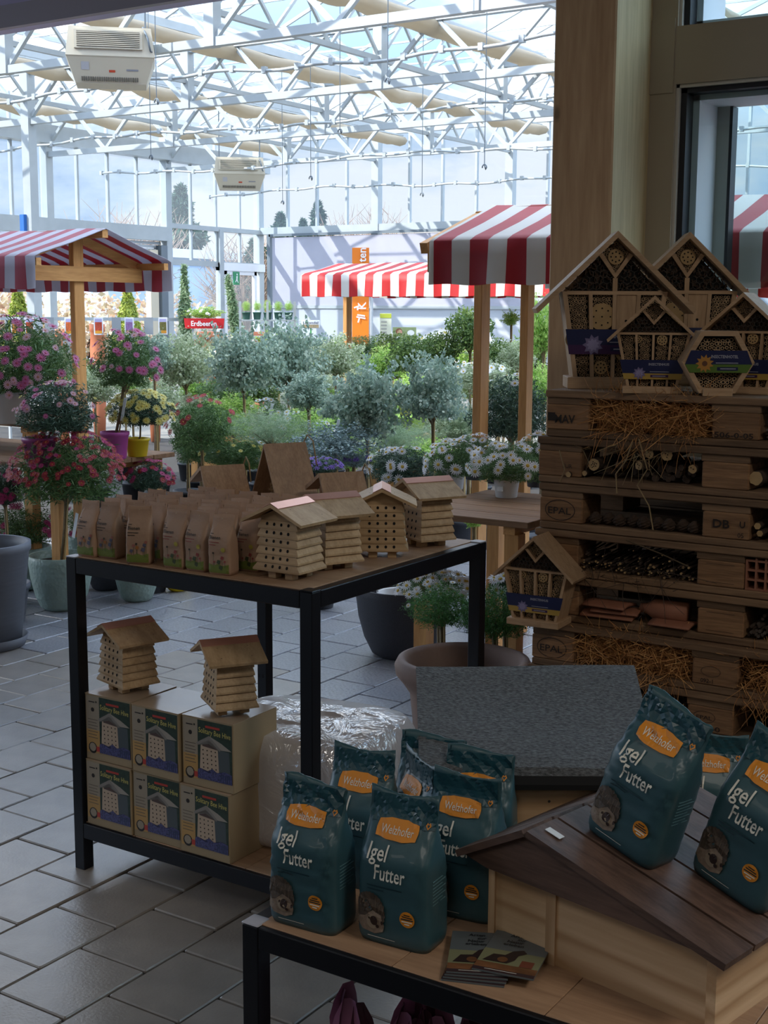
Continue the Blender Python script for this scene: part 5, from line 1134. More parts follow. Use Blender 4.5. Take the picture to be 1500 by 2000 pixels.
# ================================================================ POTS AND PLANTS
def lathe_pot(prof, m, name='pot', parent=None, n=40, inner=True, loc=(0, 0, 0), soil=None, **k):
    b = MB(); b.smooth = True; b.lathe(prof, n, cap0=True, cap1=False); o = b.build(name, m, parent, loc, **k)
    if soil: b = MB(); b.add([(soil[0]*math.cos(2*math.pi*i/20), soil[0]*math.sin(2*math.pi*i/20), soil[1]) for i in range(20)], [tuple(range(20))]); b.build('soil', 'soil', o)
    return o
K['pot_grey'] = mat('grey_plastic_planter', '62656D', .55, noise=.08, scale=8, stretch=(1, 1, 12)); K['pot_dark'] = mat('dark_granite_planter', '34353B', .7, noise=.18, scale=200, bump=.15, bscale=200)
K['pot_white'] = mat('white_plastic_pot', 'CFCFCF', .45); K['pot_pink'] = mat('pink_plastic_pot', 'B8509A', .4); K['pot_magenta'] = mat('magenta_plastic_pot', '8A3A70', .4); K['pot_yellow'] = mat('yellow_plastic_pot', 'DDC020', .4); K['pot_green'] = mat('dark_green_pot', '2E5A4C', .5); K['pot_terra'] = mat('terracotta_pot', 'B8704E', .7); K['pot_black'] = mat('black_plastic_pot', '2E3036', .5); K['pot_lime'] = mat('lime_bowl', 'A9D24A', .4); K['pot_beige'] = mat('beige_pot', 'A08A74', .6)
# sage pot with embossed diamonds: voronoi bump
m = mat('sage_embossed_ceramic', '84978E', .45); t_ = m.node_tree; tcn = N(t_, 'ShaderNodeTexCoord'); vo = N(t_, 'ShaderNodeTexVoronoi', i={'Scale': 55.0}); bb = N(t_, 'ShaderNodeBump', i={'Strength': .8, 'Distance': .004}); t_.links.new(tcn.outputs['Object'], vo.inputs[0]); t_.links.new(vo.outputs['Distance'], bb.inputs['Height']); t_.links.new(bb.outputs[0], t_.nodes['Principled BSDF'].inputs['Normal']); K['pot_sage'] = m
K['pot_grey_green'] = mat('grey_green_planter', '5C6C6A', .6, noise=.05)
def bowlprof(r, h, tk=.012): return [(r*.52, 0), (r*.66, h*.06), (r*.82, h*.28), (r*.94, h*.58), (r, h*.9), (r, h), (r-tk, h), (r-tk*1.2, h*.8), (r*.4, h*.78)]
def nurseprof(r, h): return [(r*.72, 0), (r*.75, h*.02), (r*.93, h*.86), (r, h*.87), (r, h), (r*.94, h), (r*.9, h*.85), (.001, h*.85)]
# big free-standing planters
p = atz(-32, 1250, 0); bp_ = thing('planter', 'large grey planter on a saucer at the left edge of the photo', 'planter', (p.x+.02, p.y+.12, 0))
p_ = Vector((-4.83, 4.05, 0)); bp_.location = p_
lathe_pot([(.15, .022), (.165, .03), (.21, .44), (.22, .45), (.22, .485), (.2, .485), (.195, .44), (.15, .05), (.001, .05)], 'pot_grey', 'pot_body', bp_)
lathe_pot([(.155, 0), (.18, .004), (.195, .05), (.188, .05), (.176, .012), (.001, .012)], 'pot_grey', 'saucer', bp_)
dp = thing('planter', 'dark granite look planter holding a bare stem, right of centre', 'planter', (-3.135, 4.99, 0)); lathe_pot(bowlprof(.215, .32, .012), 'pot_dark', 'pot_body', dp, soil=(.18, .235))
lathe_pot([(.10, .23), (.115, .285), (.12, .29), (.108, .285), (.1, .25), (.001, .25)], 'pot_white', 'nursery_pot', dp)
b = MB(); b.tube([(.01, 0, .23), (.012, .0, .45), (.0, .01, .62)], .009, 6); b.build('stem', 'cane', dp); b = MB(); b.tube([(-.11, -.05, .245), (-.105, -.05, .30), (-.10, -.045, .335)], .005, 5); b.build('plant_tag', 'tag_white', dp)
ur = thing('terracotta_urn', 'large aged terracotta urn with rolled rim behind the felt roof', 'urn', (-2.09, 3.70, 0)); ur.scale = (1, 1, 1.07)
lathe_pot([(.15, 0), (.16, .02), (.165, .2), (.175, .29), (.20, .325), (.222, .35), (.226, .375), (.215, .395), (.198, .40), (.185, .385), (.178, .34), (.165, .28), (.15, .1), (.001, .1)], 'terracotta', 'urn_body', ur, n=56)
K['marg'] = leafmat('marguerite_leaves', ['34502A', '53743F', '74925A', '3F5E36'], .3)
K['marg_dk'] = leafmat('dark_daisy_leaves', ['30473A', '48644E', '5F7A62', '283C30'], .2)
K['euc'] = leafmat('eucalyptus_leaves', ['7C9488', 'A4BAA8', '879E8C', 'CBD8C2', '6B8574'], .35)
K['euc_warm'] = leafmat('silvery_green_leaves', ['8E9E74', 'B4C09C', 'CDD4B8', '7A8E68'], .4)
K['broad'] = leafmat('azalea_leaves', ['3C5630', '5E7A40', '8AA058', '48653A'], .35)
K['lime'] = leafmat('bright_green_leaves', ['76A244', 'A8CC66', 'CDE088', '5E8C3C'], .5)
K['fuzz'] = leafmat('feathery_needles', ['7E9872', 'A2B88E', '6A8666', 'BCCBA6'], .4)
K['silver'] = leafmat('silver_leaves', ['75898A', '98ACAA', '5F7678'], .2)
K['boxw'] = leafmat('herb_green_leaves', ['2A4E28', '45763A', '5E944C', '33602E'], .3)
CR_ = {}
def crown_mesh(kind, v):
    key = (kind, v)
    if key in CR_: return CR_[key]
    spec = {'marg': (7000, .16, .14, 'marg', .35), 'marg_dk': (7000, .17, .16, 'marg_dk', .35), 'euc': (6500, .10, .8, 'euc', .55), 'euc_warm': (6000, .095, .75, 'euc_warm', .55), 'broad': (3400, .15, .42, 'broad', .4), 'lime': (3400, .15, .45, 'lime', .5), 'fuzz': (8000, .17, .05, 'fuzz', .5), 'silver': (4200, .10, .6, 'silver', .5), 'boxw': (8500, .12, .16, 'boxw', .35), 'spike': (2600, .3, .06, 'lime', .6)}[kind]
    n, sz, asp, mm, pw = spec
    def fn(g_, n):
        D_ = g_.normal(size=(n, 3)); D_ /= np.linalg.norm(D_, axis=1)[:, None]; D_[:, 2] = np.where(D_[:, 2] < -.6, -.6, D_[:, 2])
        lump = .93+.12*np.sin(D_[:, 0]*4+v)*np.sin(D_[:, 1]*5+v*2)+.10*np.sin(D_[:, 2]*6+v)+.05*g_.normal(size=n)
        if kind[:3] in ('euc', 'sil', 'lim', 'fuz'):
            lump = lump+.16*np.sin(D_[:, 0]*7+v*3)*np.sin(D_[:, 1]*6-v)+.10*np.sin(D_[:, 2]*9+D_[:, 0]*5); k_ = 26; S_ = g_.normal(size=(k_, 3)); S_[:, 2] = np.abs(S_[:, 2])*.9-.2; S_ /= np.linalg.norm(S_, axis=1)[:, None]
            m_ = g_.rand(n) < .16; w_ = g_.randint(0, k_, n); D_ = np.where(m_[:, None], S_[w_]+.05*g_.normal(size=(n, 3)), D_); q = g_.rand(n)**pw*lump; q = np.where(m_, .8+.5*g_.rand(n), q); return D_*q[:, None]
        return D_*((g_.rand(n)**pw)*lump)[:, None]
    CR_[key] = leafcloud('foliage', n, fn, sz, asp, mm, v*17+len(kind), False); return CR_[key]
FL = {}
def flower_mesh(kind):
    if kind in FL: return FL[kind]
    pet, ctr, n, wd = {'white': ('E6E6EA', 'B99A2E', 14, .34), 'pink': ('C76A9A', 'B34A6A', 14, .36), 'palepink': ('D9A9B6', 'B9806A', 14, .36), 'red': ('98182E', 'C0702E', 14, .38), 'yellow': ('D9CF78', 'B9A23A', 12, .42), 'purple': ('7A56B0', '5A3A90', 6, .6), 'magenta': ('B0306A', '8A2050', 12, .4)}[kind]
    b = MB(); b.cur = 0
    for i in range(n):
        a = 2*math.pi*i/n; c_, s_ = math.cos(a), math.sin(a); w_ = wd*.5; P_ = lambda r, t, z: (r*c_-t*s_, r*s_+t*c_, z)
        b.add([P_(.22, -w_*.35, .02), P_(.22, w_*.35, .02), P_(.7, w_*.6, .10), P_(1.0, 0, .03+.08*math.sin(i*2.3)), P_(.7, -w_*.6, .10)], [(0, 4, 3, 2, 1)])
    b.cur = 1; rs = [[(r*math.cos(2*math.pi*i/8), r*math.sin(2*math.pi*i/8), z) for i in range(8)] for r, z in (((.28, .0), (.27, .12), (.15, .2)) if kind not in ('red', 'magenta') else ((.18, .0), (.17, .1), (.1, .16)))]; b.rings(rs)
    FL[kind] = b.mesh('flower', [mat('petal_'+kind, pet, .6, trans=.3, var=.12), mat('centre_'+kind, ctr, .7)]); return FL[kind]
def flowers(t, kind, n, R3, cz, r, seed, up=.5, lo=-.1, front=True, off=(0, 0)):
    g_ = random.Random(seed); me = flower_mesh(kind)
    for _ in range(n):
        for tr in range(60):
            d_ = Vector((g_.gauss(0, 1), g_.gauss(0, 1), g_.gauss(0, 1))).normalized()
            if d_.z > lo and (not front or d_.dot(Vector((.45, -.9, .3))) > -.35): break
        p = Vector((d_.x*R3[0], d_.y*R3[1], d_.z*R3[2]+cz))*1.0; p = Vector((d_.x*R3[0]*1.05, d_.y*R3[1]*1.05, cz+d_.z*R3[2]*1.07))
        nrm = (d_+Vector((.15, -.35, up))+Vector((g_.gauss(0, .22), g_.gauss(0, .22), g_.gauss(0, .15)))).normalized(); q = nrm.to_track_quat('Z', 'Y').to_euler()
        o = put('flower', me, t, p+Vector((off[0], off[1], 0)), q); s = r*g_.uniform(.75, 1.15); o.scale = (s, s, s)
def plant(name, label, cat, px, py, wp, hp, d, kind, base=0.0, pot=None, fl=None, group=None, stem='auto', v=0, tagp=False, depth=None, cane=False, pdx=0):
    if 0 < base < .7: base = 0
    c = atd(px, py, d); pb_ = atd(px+pdx, py, d); ox, oy = c.x-pb_.x, c.y-pb_.y; Rx, Rz = wp/2*d/F_PX, hp/2*d/F_PX
    t = thing(name, label, cat, (pb_.x, pb_.y, base), 0, group); cz = c.z-base
    o = put('foliage', crown_mesh(kind, v), t, (ox, oy, cz), (0, 0, px*.01), 'stuff'); o.scale = (Rx, Rx if depth is None else depth, Rz)
    hpot = 0
    if pot:
        pm, r, h = pot; prof = nurseprof(r, h) if pm in ('pot_white', 'pot_pink', 'pot_magenta', 'pot_yellow', 'pot_green', 'pot_terra', 'pot_black', 'pot_beige', 'pot_lime') else bowlprof(r, h)
        po = lathe_pot(prof, pm, 'pot', t, n=32, soil=(r*.9, h*.86)); hpot = h*.8
        if pm == 'pot_white' or pm == 'pot_pink': b = MB(); b.box(-.012, .012, -r-.0015, -r*.86, h*.3, h*.5); b.build('price_sticker', 'tag_white', po)
    if cz-Rz*.6 > hpot-.02:
        b = MB(); b.smooth = True; b.tube([(0, 0, hpot-.01), (ox*.4+.006, oy*.4+.004, (hpot+cz)/2-.05), (ox, oy, cz-Rz*.1)], .008 if cz-Rz > hpot+.08 else .005, 6); b.build('stem', 'stem', t)
        if cz-Rz > hpot+.15:
            b = MB(); b.tube([(.014, .01, hpot-.01), (ox+.012, oy, cz-Rz*.4)], .0045, 5); b.build('cane', 'cane', t)
            for q in range(5): a = q*1.26; b = MB(); b.tube([(ox, oy, cz-Rz*.75), (ox+Rx*.4*math.cos(a), oy+Rx*.4*math.sin(a), cz-Rz*.1)], [.005, .002], 4); b.build('branch', 'stem', t)
    if tagp: b = MB(); b.box(.0, .02, -.012, -.01, cz-Rz*1.0-.09, cz-Rz*.8, Matrix.Rotation(.25, 4, 'Y')); b.build('plant_tag', 'tag_white', t)
    if fl:
        for i, (fk, n, r, up, lo) in enumerate(fl): flowers(t, fk, n, (Rx, Rx if depth is None else depth, Rz), cz, r, int(px*7+i), up, lo, True, (ox, oy))
    return t
TZ = .75
P = plant
# -- left group
P('marguerite_plant', 'large pink marguerite bush in a ribbed white pot at the left edge', 'plant', 42, 715, 200, 190, 7.2, 'marg', .93, ('pot_white', .125, .17), [('pink', 80, .027, .6, -.35), ('palepink', 24, .025, .4, -.5)], v=1, pdx=-27)
P('marguerite_plant', 'white flowering shrub behind the large pink marguerite', 'plant', 95, 700, 110, 110, 9.2, 'euc_warm', .75, ('pot_white', .1, .14), [('white', 45, .028, .7, .0)], v=2)
P('marguerite_plant', 'pale pink marguerite ball in a magenta pot left of the stall post', 'plant', 112, 808, 158, 118, 6.75, 'marg_dk', TZ, ('pot_magenta', .088, .15), [('palepink', 30, .02, .4, .1), ('pink', 8, .02, .3, -.3), ('yellow', 6, .014, .5, .2)], v=3, pdx=-37)
P('marguerite_tree', 'pink marguerite standard on a cane stem in a bright pink pot', 'plant', 245, 715, 130, 140, 7.1, 'marg', TZ, ('pot_pink', .078, .145), [('pink', 30, .026, .4, -.3), ('palepink', 10, .02, .5, 0)], v=2, tagp=True, pdx=-24)
P('marguerite_plant', 'yellow marguerite ball in a yellow pot beside the bright pink pot', 'plant', 275, 806, 126, 84, 7.25, 'marg_dk', TZ, ('pot_yellow', .068, .10), [('yellow', 95, .0225, .45, -.3)], v=1, pdx=-8)
P('marguerite_tree', 'red marguerite standard in a sage embossed pot left of the table', 'plant', 130, 925, 212, 165, 6.85, 'marg', 0, ('pot_sage', .165, .285), [('red', 210, .0195, .8, -.1), ('magenta', 45, .019, .9, .25)], v=4, tagp=True, pdx=-17)
P('marguerite_tree', 'red flowered standard on a thin black stem in a grey green pot', 'plant', 393, 838, 132, 122, 7.7, 'marg', 0, ('pot_grey_green', .125, .30), [('red', 24, .024, .4, -.1)], v=5)
P('marguerite_plant', 'low yellow flowering plant behind the tall gabled nest box', 'plant', 455, 888, 130, 56, 7.9, 'marg', .45, ('pot_black', .09, .14), [('yellow', 26, .02, .8, .1)], v=6)
P('marguerite_plant', 'deep red and pink flowers behind the square table, left of the grey pot', 'plant', 292, 935, 90, 70, 7.3, 'marg_dk', .35, ('pot_black', .1, .16), [('magenta', 28, .021, .5, -.1), ('red', 16, .02, .5, -.2)], v=1)
P('marguerite_plant', 'pink marguerites in a dull sage pot on the floor at the far left', 'plant', 45, 1035, 150, 90, 7.4, 'marg', 0, ('pot_sage', .15, .24), [('magenta', 26, .025, .3, -.4)], v=2)
P('marguerite_plant', 'magenta bush low at the left edge under the red standard', 'plant', 8, 955, 90, 100, 7.0, 'marg_dk', .3, ('pot_black', .09, .14), [('magenta', 34, .022, .3, -.6)], v=3)
P('marguerite_plant', 'small pink flower group under the red standard beside its stem', 'plant', 168, 1020, 80, 80, 7.8, 'marg', 0, ('pot_sage', .12, .24), [('magenta', 14, .022, .3, -.5)], v=6)
for (px, py, r, h, lab, m_) in ((268, 1177, .125, .24, 'sage embossed pot under the square table, right of the others', 'pot_sage'), (208, 1155, .12, .24, 'dark shaded planter between two sage pots', 'pot_dark'), (348, 1156, .08, .10, 'small yellow pot standing on the floor behind the table', 'pot_yellow')):
    p = atz(px, py, 0); d_ = Vector((p.x, p.y, 0)).normalized(); t = thing('planter', lab, 'planter', (p.x+d_.x*r*.55, p.y+d_.y*r*.55, 0)); lathe_pot(bowlprof(r, h), m_, 'pot_body', t, soil=(r*.85, h*.86))
p = atz(240, 1200, 0); t = thing('planter', 'grey planter half hidden behind the large one at the left edge', 'planter', (-5.12, 4.42, 0)); lathe_pot(nurseprof(.13, .2), 'pot_grey', 'pot_body', t)
# -- eucalyptus and silver shrubs in the middle
E_ = [(475, 715, 128, 150, 8.8, 'euc', 'eucalyptus tree on a stem above the gabled nest box'), (562, 708, 135, 165, 9.4, 'euc', 'eucalyptus tree left of centre, dense blue green crown'), (362, 715, 120, 130, 9.9, 'euc_warm', 'silvery green shrub beneath the red strawberry sign'), (300, 700, 80, 90, 9.7, 'euc', 'eucalyptus between the pink standard and the silvery shrub'), (716, 795, 142, 175, 7.6, 'euc', 'largest eucalyptus in the middle with a thick stem'), (655, 702, 100, 95, 10.4, 'euc_warm', 'silvery shrub in front of the orange banner'), (602, 772, 96, 84, 8.2, 'euc', 'small eucalyptus crown on a bamboo cane'), (845, 775, 128, 150, 7.5, 'euc', 'eucalyptus tree left of the dark daisy ball'), (905, 830, 90, 120, 8.6, 'fuzz', 'feathery grey green bush behind the right eucalyptus'), (950, 745, 110, 90, 9.4, 'euc_warm', 'pale speckled shrub between the two stall posts')]
for i, (px, py, w_, h_, d, k, lab) in enumerate(E_): P('eucalyptus_tree', lab, 'plant', px, py, w_, h_, d, k, .15, ('pot_black', .11, .2), None, None, v=i % 4, tagp=i % 2 == 0)
P('juniper_bush', 'feathery light green bush behind the nest boxes', 'plant', 530, 838, 190, 90, 7.9, 'fuzz', .3, ('pot_black', .11, .18), v=1)
P('silver_bush', 'silver leaved low bush right of the gabled nest box', 'plant', 655, 870, 150, 80, 7.4, 'silver', .3, ('pot_black', .11, .18), v=2)
P('silver_bush', 'round silver green mound left of the daisies', 'plant', 770, 858, 130, 70, 7.9, 'fuzz', .35, ('pot_black', .1, .16), v=3)
P('lavender_plant', 'violet lavender flowers beside the jute loop', 'plant', 625, 912, 86, 36, 6.9, 'marg_dk', 0, ('pot_black', .09, .12), [('purple', 60, .016, 1.2, .1)], v=1)
P('lavender_plant', 'small violet flowers behind the bamboo cane', 'plant', 603, 850, 40, 44, 8.6, 'marg_dk', .4, ('pot_black', .07, .12), [('purple', 34, .018, 1.0, -.4)], v=2)
P('lavender_plant', 'violet flowers at the right of the lavender group', 'plant', 690, 902, 66, 30, 7.5, 'silver', .42, ('pot_black', .08, .12), [('purple', 26, .015, 1.2, 0)], v=3)
# -- right group
wd = [('white', 36, .027, .45, -.15)]
P('daisy_plant', 'white daisy in a white pot nearest the table edge', 'plant', 990, 912, 150, 92, 5.75, 'marg', RT, ('pot_white', .062, .105), [('white', 40, .0255, .45, -.3)], v=1)
P('daisy_plant', 'white daisy bush left of the white pot, leaning over the table', 'plant', 885, 905, 110, 88, 6.0, 'marg', RT, ('pot_white', .06, .1), [('white', 34, .025, .45, -.3)], v=2)
P('daisy_plant', 'white daisy bush behind the bee houses, leftmost of the daisies', 'plant', 785, 916, 140, 82, 6.3, 'marg_dk', .55, ('pot_black', .07, .12), [('white', 26, .025, .4, -.3)], v=3)
P('daisy_plant', 'white daisy in a dark grey pot behind the white one', 'plant', 930, 880, 90, 60, 6.35, 'marg', RT, ('pot_black', .065, .12), [('white', 20, .025, .5, 0)], v=5)
P('daisy_plant', 'white daisy in a grey pot at the pallet stack', 'plant', 1050, 905, 90, 110, 6.1, 'marg', RT, ('pot_black', .06, .12), [('white', 26, .025, .4, -.3)], v=4)
P('daisy_plant', 'big dark leaved daisy ball behind the right stall post', 'plant', 1000, 812, 170, 150, 7.0, 'marg_dk', .4, ('pot_black', .12, .2), [('white', 15, .03, .3, -.4)], v=2)
P('daisy_plant', 'white flowers at the foot of the rear stall post', 'plant', 940, 735, 120, 50, 8.6, 'euc_warm', .5, ('pot_black', .1, .16), [('white', 24, .027, .7, 0)], v=2)
P('daisy_plant', 'white daisies low behind the right table leg', 'plant', 855, 1150, 150, 60, 5.35, 'marg', 0, ('pot_white', .1, .12), [('white', 46, .025, .6, -.1)], v=1)
P('daisy_plant', 'few white daisies on the floor beside the perched insect hotel', 'plant', 985, 1150, 60, 60, 4.85, 'marg_dk', 0, ('pot_black', .08, .14), [('white', 12, .025, .6, -.2)], v=1)
P('herb_plant', 'bushy green plant in a white pot behind the terracotta urn, left', 'plant', 862, 1190, 140, 104, 4.75, 'boxw', 0, ('pot_white', .095, .14), [('white', 4, .014, .6, .2)], v=1)
P('herb_plant', 'bushy green plant behind the terracotta urn, right of the table leg', 'plant', 965, 1205, 150, 125, 4.6, 'boxw', 0, ('pot_black', .09, .14), None, v=2)
P('small_tree', 'young green plant on the floor under the daisy table', 'plant', 925, 1018, 40, 40, 6.6, 'lime', 0, ('pot_black', .06, .1), v=2)
# -- azaleas and other shrubs in the back
for i, (px, py, w_, h_, d, k, lab, st) in enumerate(((918, 650, 104, 112, 9.6, 'broad', 'dark round azalea tree behind the rear stall post', .3), (975, 702, 84, 84, 9.8, 'broad', 'dark azalea bush right of the rear stall post', .4), (805, 700, 104, 92, 9.9, 'broad', 'azalea bush with brown trunk left of the yellow buds', .6), (858, 688, 92, 86, 9.7, 'broad', 'azalea bush beneath the round azalea tree', .6), (748, 718, 84, 76, 10.2, 'lime', 'yellow green shrub beneath the photo poster', 0), (1062, 650, 74, 140, 8.8, 'lime', 'bright green laurel beside the timber pillar', 0), (998, 624, 34, 34, 12, 'lime', 'tiny round olive tree on a white stem', 0), (1060, 760, 80, 90, 8.2, 'lime', 'bright leafy plant between post and timber pillar', 0), (1010, 700, 60, 70, 9.4, 'euc_warm', 'pale green shrub left of the right stall post', .5))):
    P('azalea_bush' if k == 'broad' else 'green_shrub', lab, 'plant', px, py, w_, h_, d, k, st, ('pot_beige' if i == 2 else 'pot_black', .1, .16), [('yellow', 5, .02, .5, 0)] if i == 3 else None, v=i % 3)
fill = random.Random(12)
fk = ['lime', 'euc_warm', 'lime', 'marg', 'broad', 'fuzz', 'euc_warm']
gl_ = {'lime': ('bright green shrub in the crowded background', 'bright green background shrubs'), 'euc_warm': ('silvery green shrub in the crowded background', 'silvery background shrubs'), 'marg': ('dark feathery shrub in the crowded background', 'dark background shrubs'), 'broad': ('dark leathery shrub in the crowded background', 'leathery background shrubs'), 'fuzz': ('grey feathery shrub in the crowded background', 'feathery background shrubs')}
n_ = 0
for row, (y, d) in enumerate(((697, 13.5), (728, 11.8), (765, 10.6), (805, 9.6), (845, 8.9), (885, 8.3))):
    x = 150+row*17 if row < 3 else 390
    while x < 1090:
        k = fk[(n_+row) % 7]; w_ = fill.uniform(62, 100)*(1+row*.05); yy = y+fill.uniform(-14, 14)
        if not (row > 2 and (x > 900)) and not(x < 330 and row == 0): 
            lab, gr_ = gl_[k]; f_ = [('white', 14, .028, .7, 0)] if n_ % 4 == 1 else None
            P('background_shrub', lab if not f_ else lab.replace('shrub in', 'shrub with small white flowers in'), 'plant', x, yy, w_, w_*.75, d+fill.uniform(-.4, .4), k, .3 if row < 4 else 0, ('pot_black', .1, .16), f_, gr_ if not f_ else gr_+' with white flowers', v=n_ % 4)
        x += w_*.72; n_ += 1
for px, py, d, lab, k in ((424, 775, 11.2, 'bowl of yellow primroses left of the eucalyptus stem', 'yellow'), (790, 812, 8.9, 'lime green bowl under the azaleas', None)):
    p = atd(px, py, d); t = thing('flower_bowl', lab, 'bowl', (p.x, p.y, p.z-.12)); lathe_pot([(.07, 0), (.12, .09), (.13, .1), (.12, .1), (.001, .08)] if k else [(.12, 0), (.15, .11), (.155, .12), (.14, .12), (.001, .1)], 'pot_terra' if k else 'pot_lime', 'pot', t)
    if k: flowers(t, 'yellow', 30, (.13, .13, .05), .12, .03, 3, 1, .1)
    b = MB(); b.box(-.16, .16, -.16, .16, -(p.z-.12), -.002); o = b.build('pedestal', 'stall', None, (p.x, p.y, p.z-.12)); tag(o, 'plain wooden plinth under the '+('yellow primrose' if k else 'lime green')+' bowl', 'plinth')
p = atd(792, 772, 8.9); t = thing('plant_pot', 'empty looking beige pot standing above the lime bowl', 'pot', (p.x, p.y, .86)); lathe_pot(nurseprof(.05, .09), 'pot_beige', 'pot', t, soil=(.045, .08)); t.location.z = atd(790, 812, 8.9).z+.0

# -- columnar cypresses, strawberries sign, shelf with green pots, price card rail, terracotta jars
for px, y0, y1, w_, d, lab, ln in ((362, 520, 660, 20, 14.5, 'slim column cypress left of the strawberry sign, straight', 0), (464, 540, 655, 20, 14.2, 'slim column cypress right of the strawberry sign, leaning', -.16), (147, 575, 660, 16, 16, 'slim column cypress behind the price cards', 0)):
    p0, p1 = atd(px, y1, d), atd(px, y0, d); t = thing('column_cypress', lab, 'tree', (p0.x, p0.y, 0), 0); h_ = p1.z; r = w_/2*d/F_PX*1.2
    o = leafcloud('foliage', 2600, lambda g_, n: (lambda z, a, q: np.stack([r*q*np.minimum(1, (h_-z)*1.6+.2)*np.cos(a)+ln*(z-p0.z)*.84*(z > p0.z), r*q*np.minimum(1, (h_-z)*1.6+.2)*np.sin(a)+ln*(z-p0.z)*.54*(z > p0.z), z], 1))(.3+(h_-.3)*g_.rand(n), 6.28*g_.rand(n), np.sqrt(g_.rand(n))), .09, .2, 'yellowgreen' if 0 else 'fuzz', int(px), t)
    lathe_pot(nurseprof(.14, .28), 'pot_black', 'pot', t); b = MB(); b.tube([(0, 0, .2), (0, 0, p0.z), (ln*(h_-p0.z)*.6, 0, h_*.8)], .012, 5); b.build('stem', 'stem', t)
d_ = 14.3; p = atd(399, 632, d_); t = thing('strawberry_sign', 'red box sign reading Erdbeeren in white letters', 'sign', (p.x, p.y, p.z), YAW+R(8))
b = MB(); b.prism([(-.205, -.052), (.205, -.052), (.215, .055), (-.215, .055)], -.02, .10); b.build('sign_box', solid('sign_red', 'D2262C', .45), t)
d = Deco(off=.021); d.text('Erdbeeren', -.14, -.024, .075, K['white'], .27, 0, .022); d.build('lettering', t)
b = MB(); b.box(-.13, -.11, -.01, .01, -p.z, -.052); b.box(.11, .13, -.01, .01, -p.z, -.052); b.build('sign_legs', 'alu', t)
o = put('foliage', crown_mesh('lime', 1), t, (0, .04, .10), (0, 0, 0), 'stuff'); o.scale = (.19, .08, .07)
flowers(t, 'white', 16, (.19, .08, .06), .10, .022, 9, .8, -.1)
# metal shelf with dark green herb pots
d_ = 13.6; p = atd(522, 622, d_); sh = thing('plant_shelf', 'white metal shelf with two tiers under the dark green pots', 'shelf', (p.x, p.y, 0), YAW+R(5)); zt_ = p.z; wv = 110*d_/F_PX/2
for x in (-wv, 0-.01, wv-.02): b = MB(); b.box(x, x+.025, -.02, .0, 0, zt_+.17); b.build('upright', 'white_metal', sh)
for z in (zt_-.012, zt_-.18): b = MB(); b.box(-wv, wv, -.02, .22, z-.015, z); b.build('tier', 'white_metal', sh)
SHM = Matrix.Translation((p.x, p.y, 0)) @ Matrix.Rotation(YAW+R(5), 4, 'Z')
for q in range(5):
    g0 = SHM @ Vector((-wv+.075+.108*q, .06, zt_-.0115)); t = thing('herb_pot', 'dark green pot of fine herbs on the white shelf', 'plant', g0, 0, 'dark green herb pots on the shelf'); lathe_pot(nurseprof(.045, .075), 'pot_green', 'pot', t, n=16)
    o = put('foliage', crown_mesh('spike', q % 3), t, (0, 0, .13), (0, 0, q), 'stuff'); o.scale = (.05, .05, .07)
# rail with price cards
ra, rb_ = atd(0, 622, 13.8), atd(352, 624, 14.6); rail = thing('card_rail', 'thin pale rail behind the pink flowers holding price cards', 'rail', (0, 0, 0)); b = MB(); b.bar(ra, rb_, .02, .035); b.build('rail_bar', 'white_metal', rail)
for s in (.02, .35, .7, .99): q = ra.lerp(rb_, s); b = MB(); b.box(q.x-.012, q.x+.012, q.y+.02, q.y+.044, 0, q.z+.01); b.build('rail_post', 'white_metal', rail)
pic = [('card_tomato', 'B2452E'), None, ('card_tomato2', 'C4602E'), ('card_tomato', 'B2452E'), None, ('card_lilac', '8E6A9A'), None, ('card_olive', '6E6A35'), ('card_orange', 'C07A30')]
for i, (px, pcx) in enumerate(zip((57, 96, 135, 192, 227, 252, 290, 318, 30), pic)):
    q = atd(px, 622, 13.75+.8*px/352-.06); t = thing('price_card', ['red tomato price card at the left, over the pink bush', 'blank grey back of a price card left of the cypress', 'price card with red fruit left of the stall post', 'price card with red fruit just right of the stall post', 'blank grey card back with small marks above the pink standard', 'price card with lilac lavender picture', 'blank grey card back at the right end', 'price card with dark berries at the right end of the rail', 'small pale price card at the far left'][i], 'sign', (q.x, q.y, q.z+.012), YAW+R(10), 'price cards on the rail')
    b = MB(); b.bevbox(-.048, .048, -.004, .004, -.185, 0, .001); b.build('card_holder', 'white_wall' if pcx else solid('card_back', '8E9498', .6), t)
    if pcx: d = Deco(off=.0046); d.rect(-.036, .036, -.14, -.05, solid(pcx[0], pcx[1], .5, noise=.35, scale=60), 1, 1, 1); d.rect(-.036, .036, -.17, -.14, solid('card_strip', 'D8952E', .5), 1, 1, 1); d.rect(-.036, .036, -.05, -.015, solid('card_lav', 'A9A6CC', .5), 1, 1, 1); d.build('card_print', t)
for i, (px, py, w_) in enumerate(((125, 660, 34), (190, 650, 30), (410, 665, 50), (505, 665, 22), (300, 672, 26))):
    q = atd(px, py, 15.5); r = w_/2*15.5/F_PX; t = thing('terracotta_jar', ['tall terracotta jar left of the stall post', 'terracotta jar right behind the stall post', 'terracotta planter beneath the strawberry sign', 'small terracotta pot above the eucalyptus', 'terracotta pot behind the pink standard'][i], 'jar', (q.x, q.y, 0)); h = q.z+.1
    lathe_pot([(r*.7, 0), (r*.9, h*.3), (r, h*.8), (r*.85, h*.93), (r, h*.94), (r, h), (r*.8, h), (.001, h*.9)], 'pot_terra', 'jar_body', t, n=24)
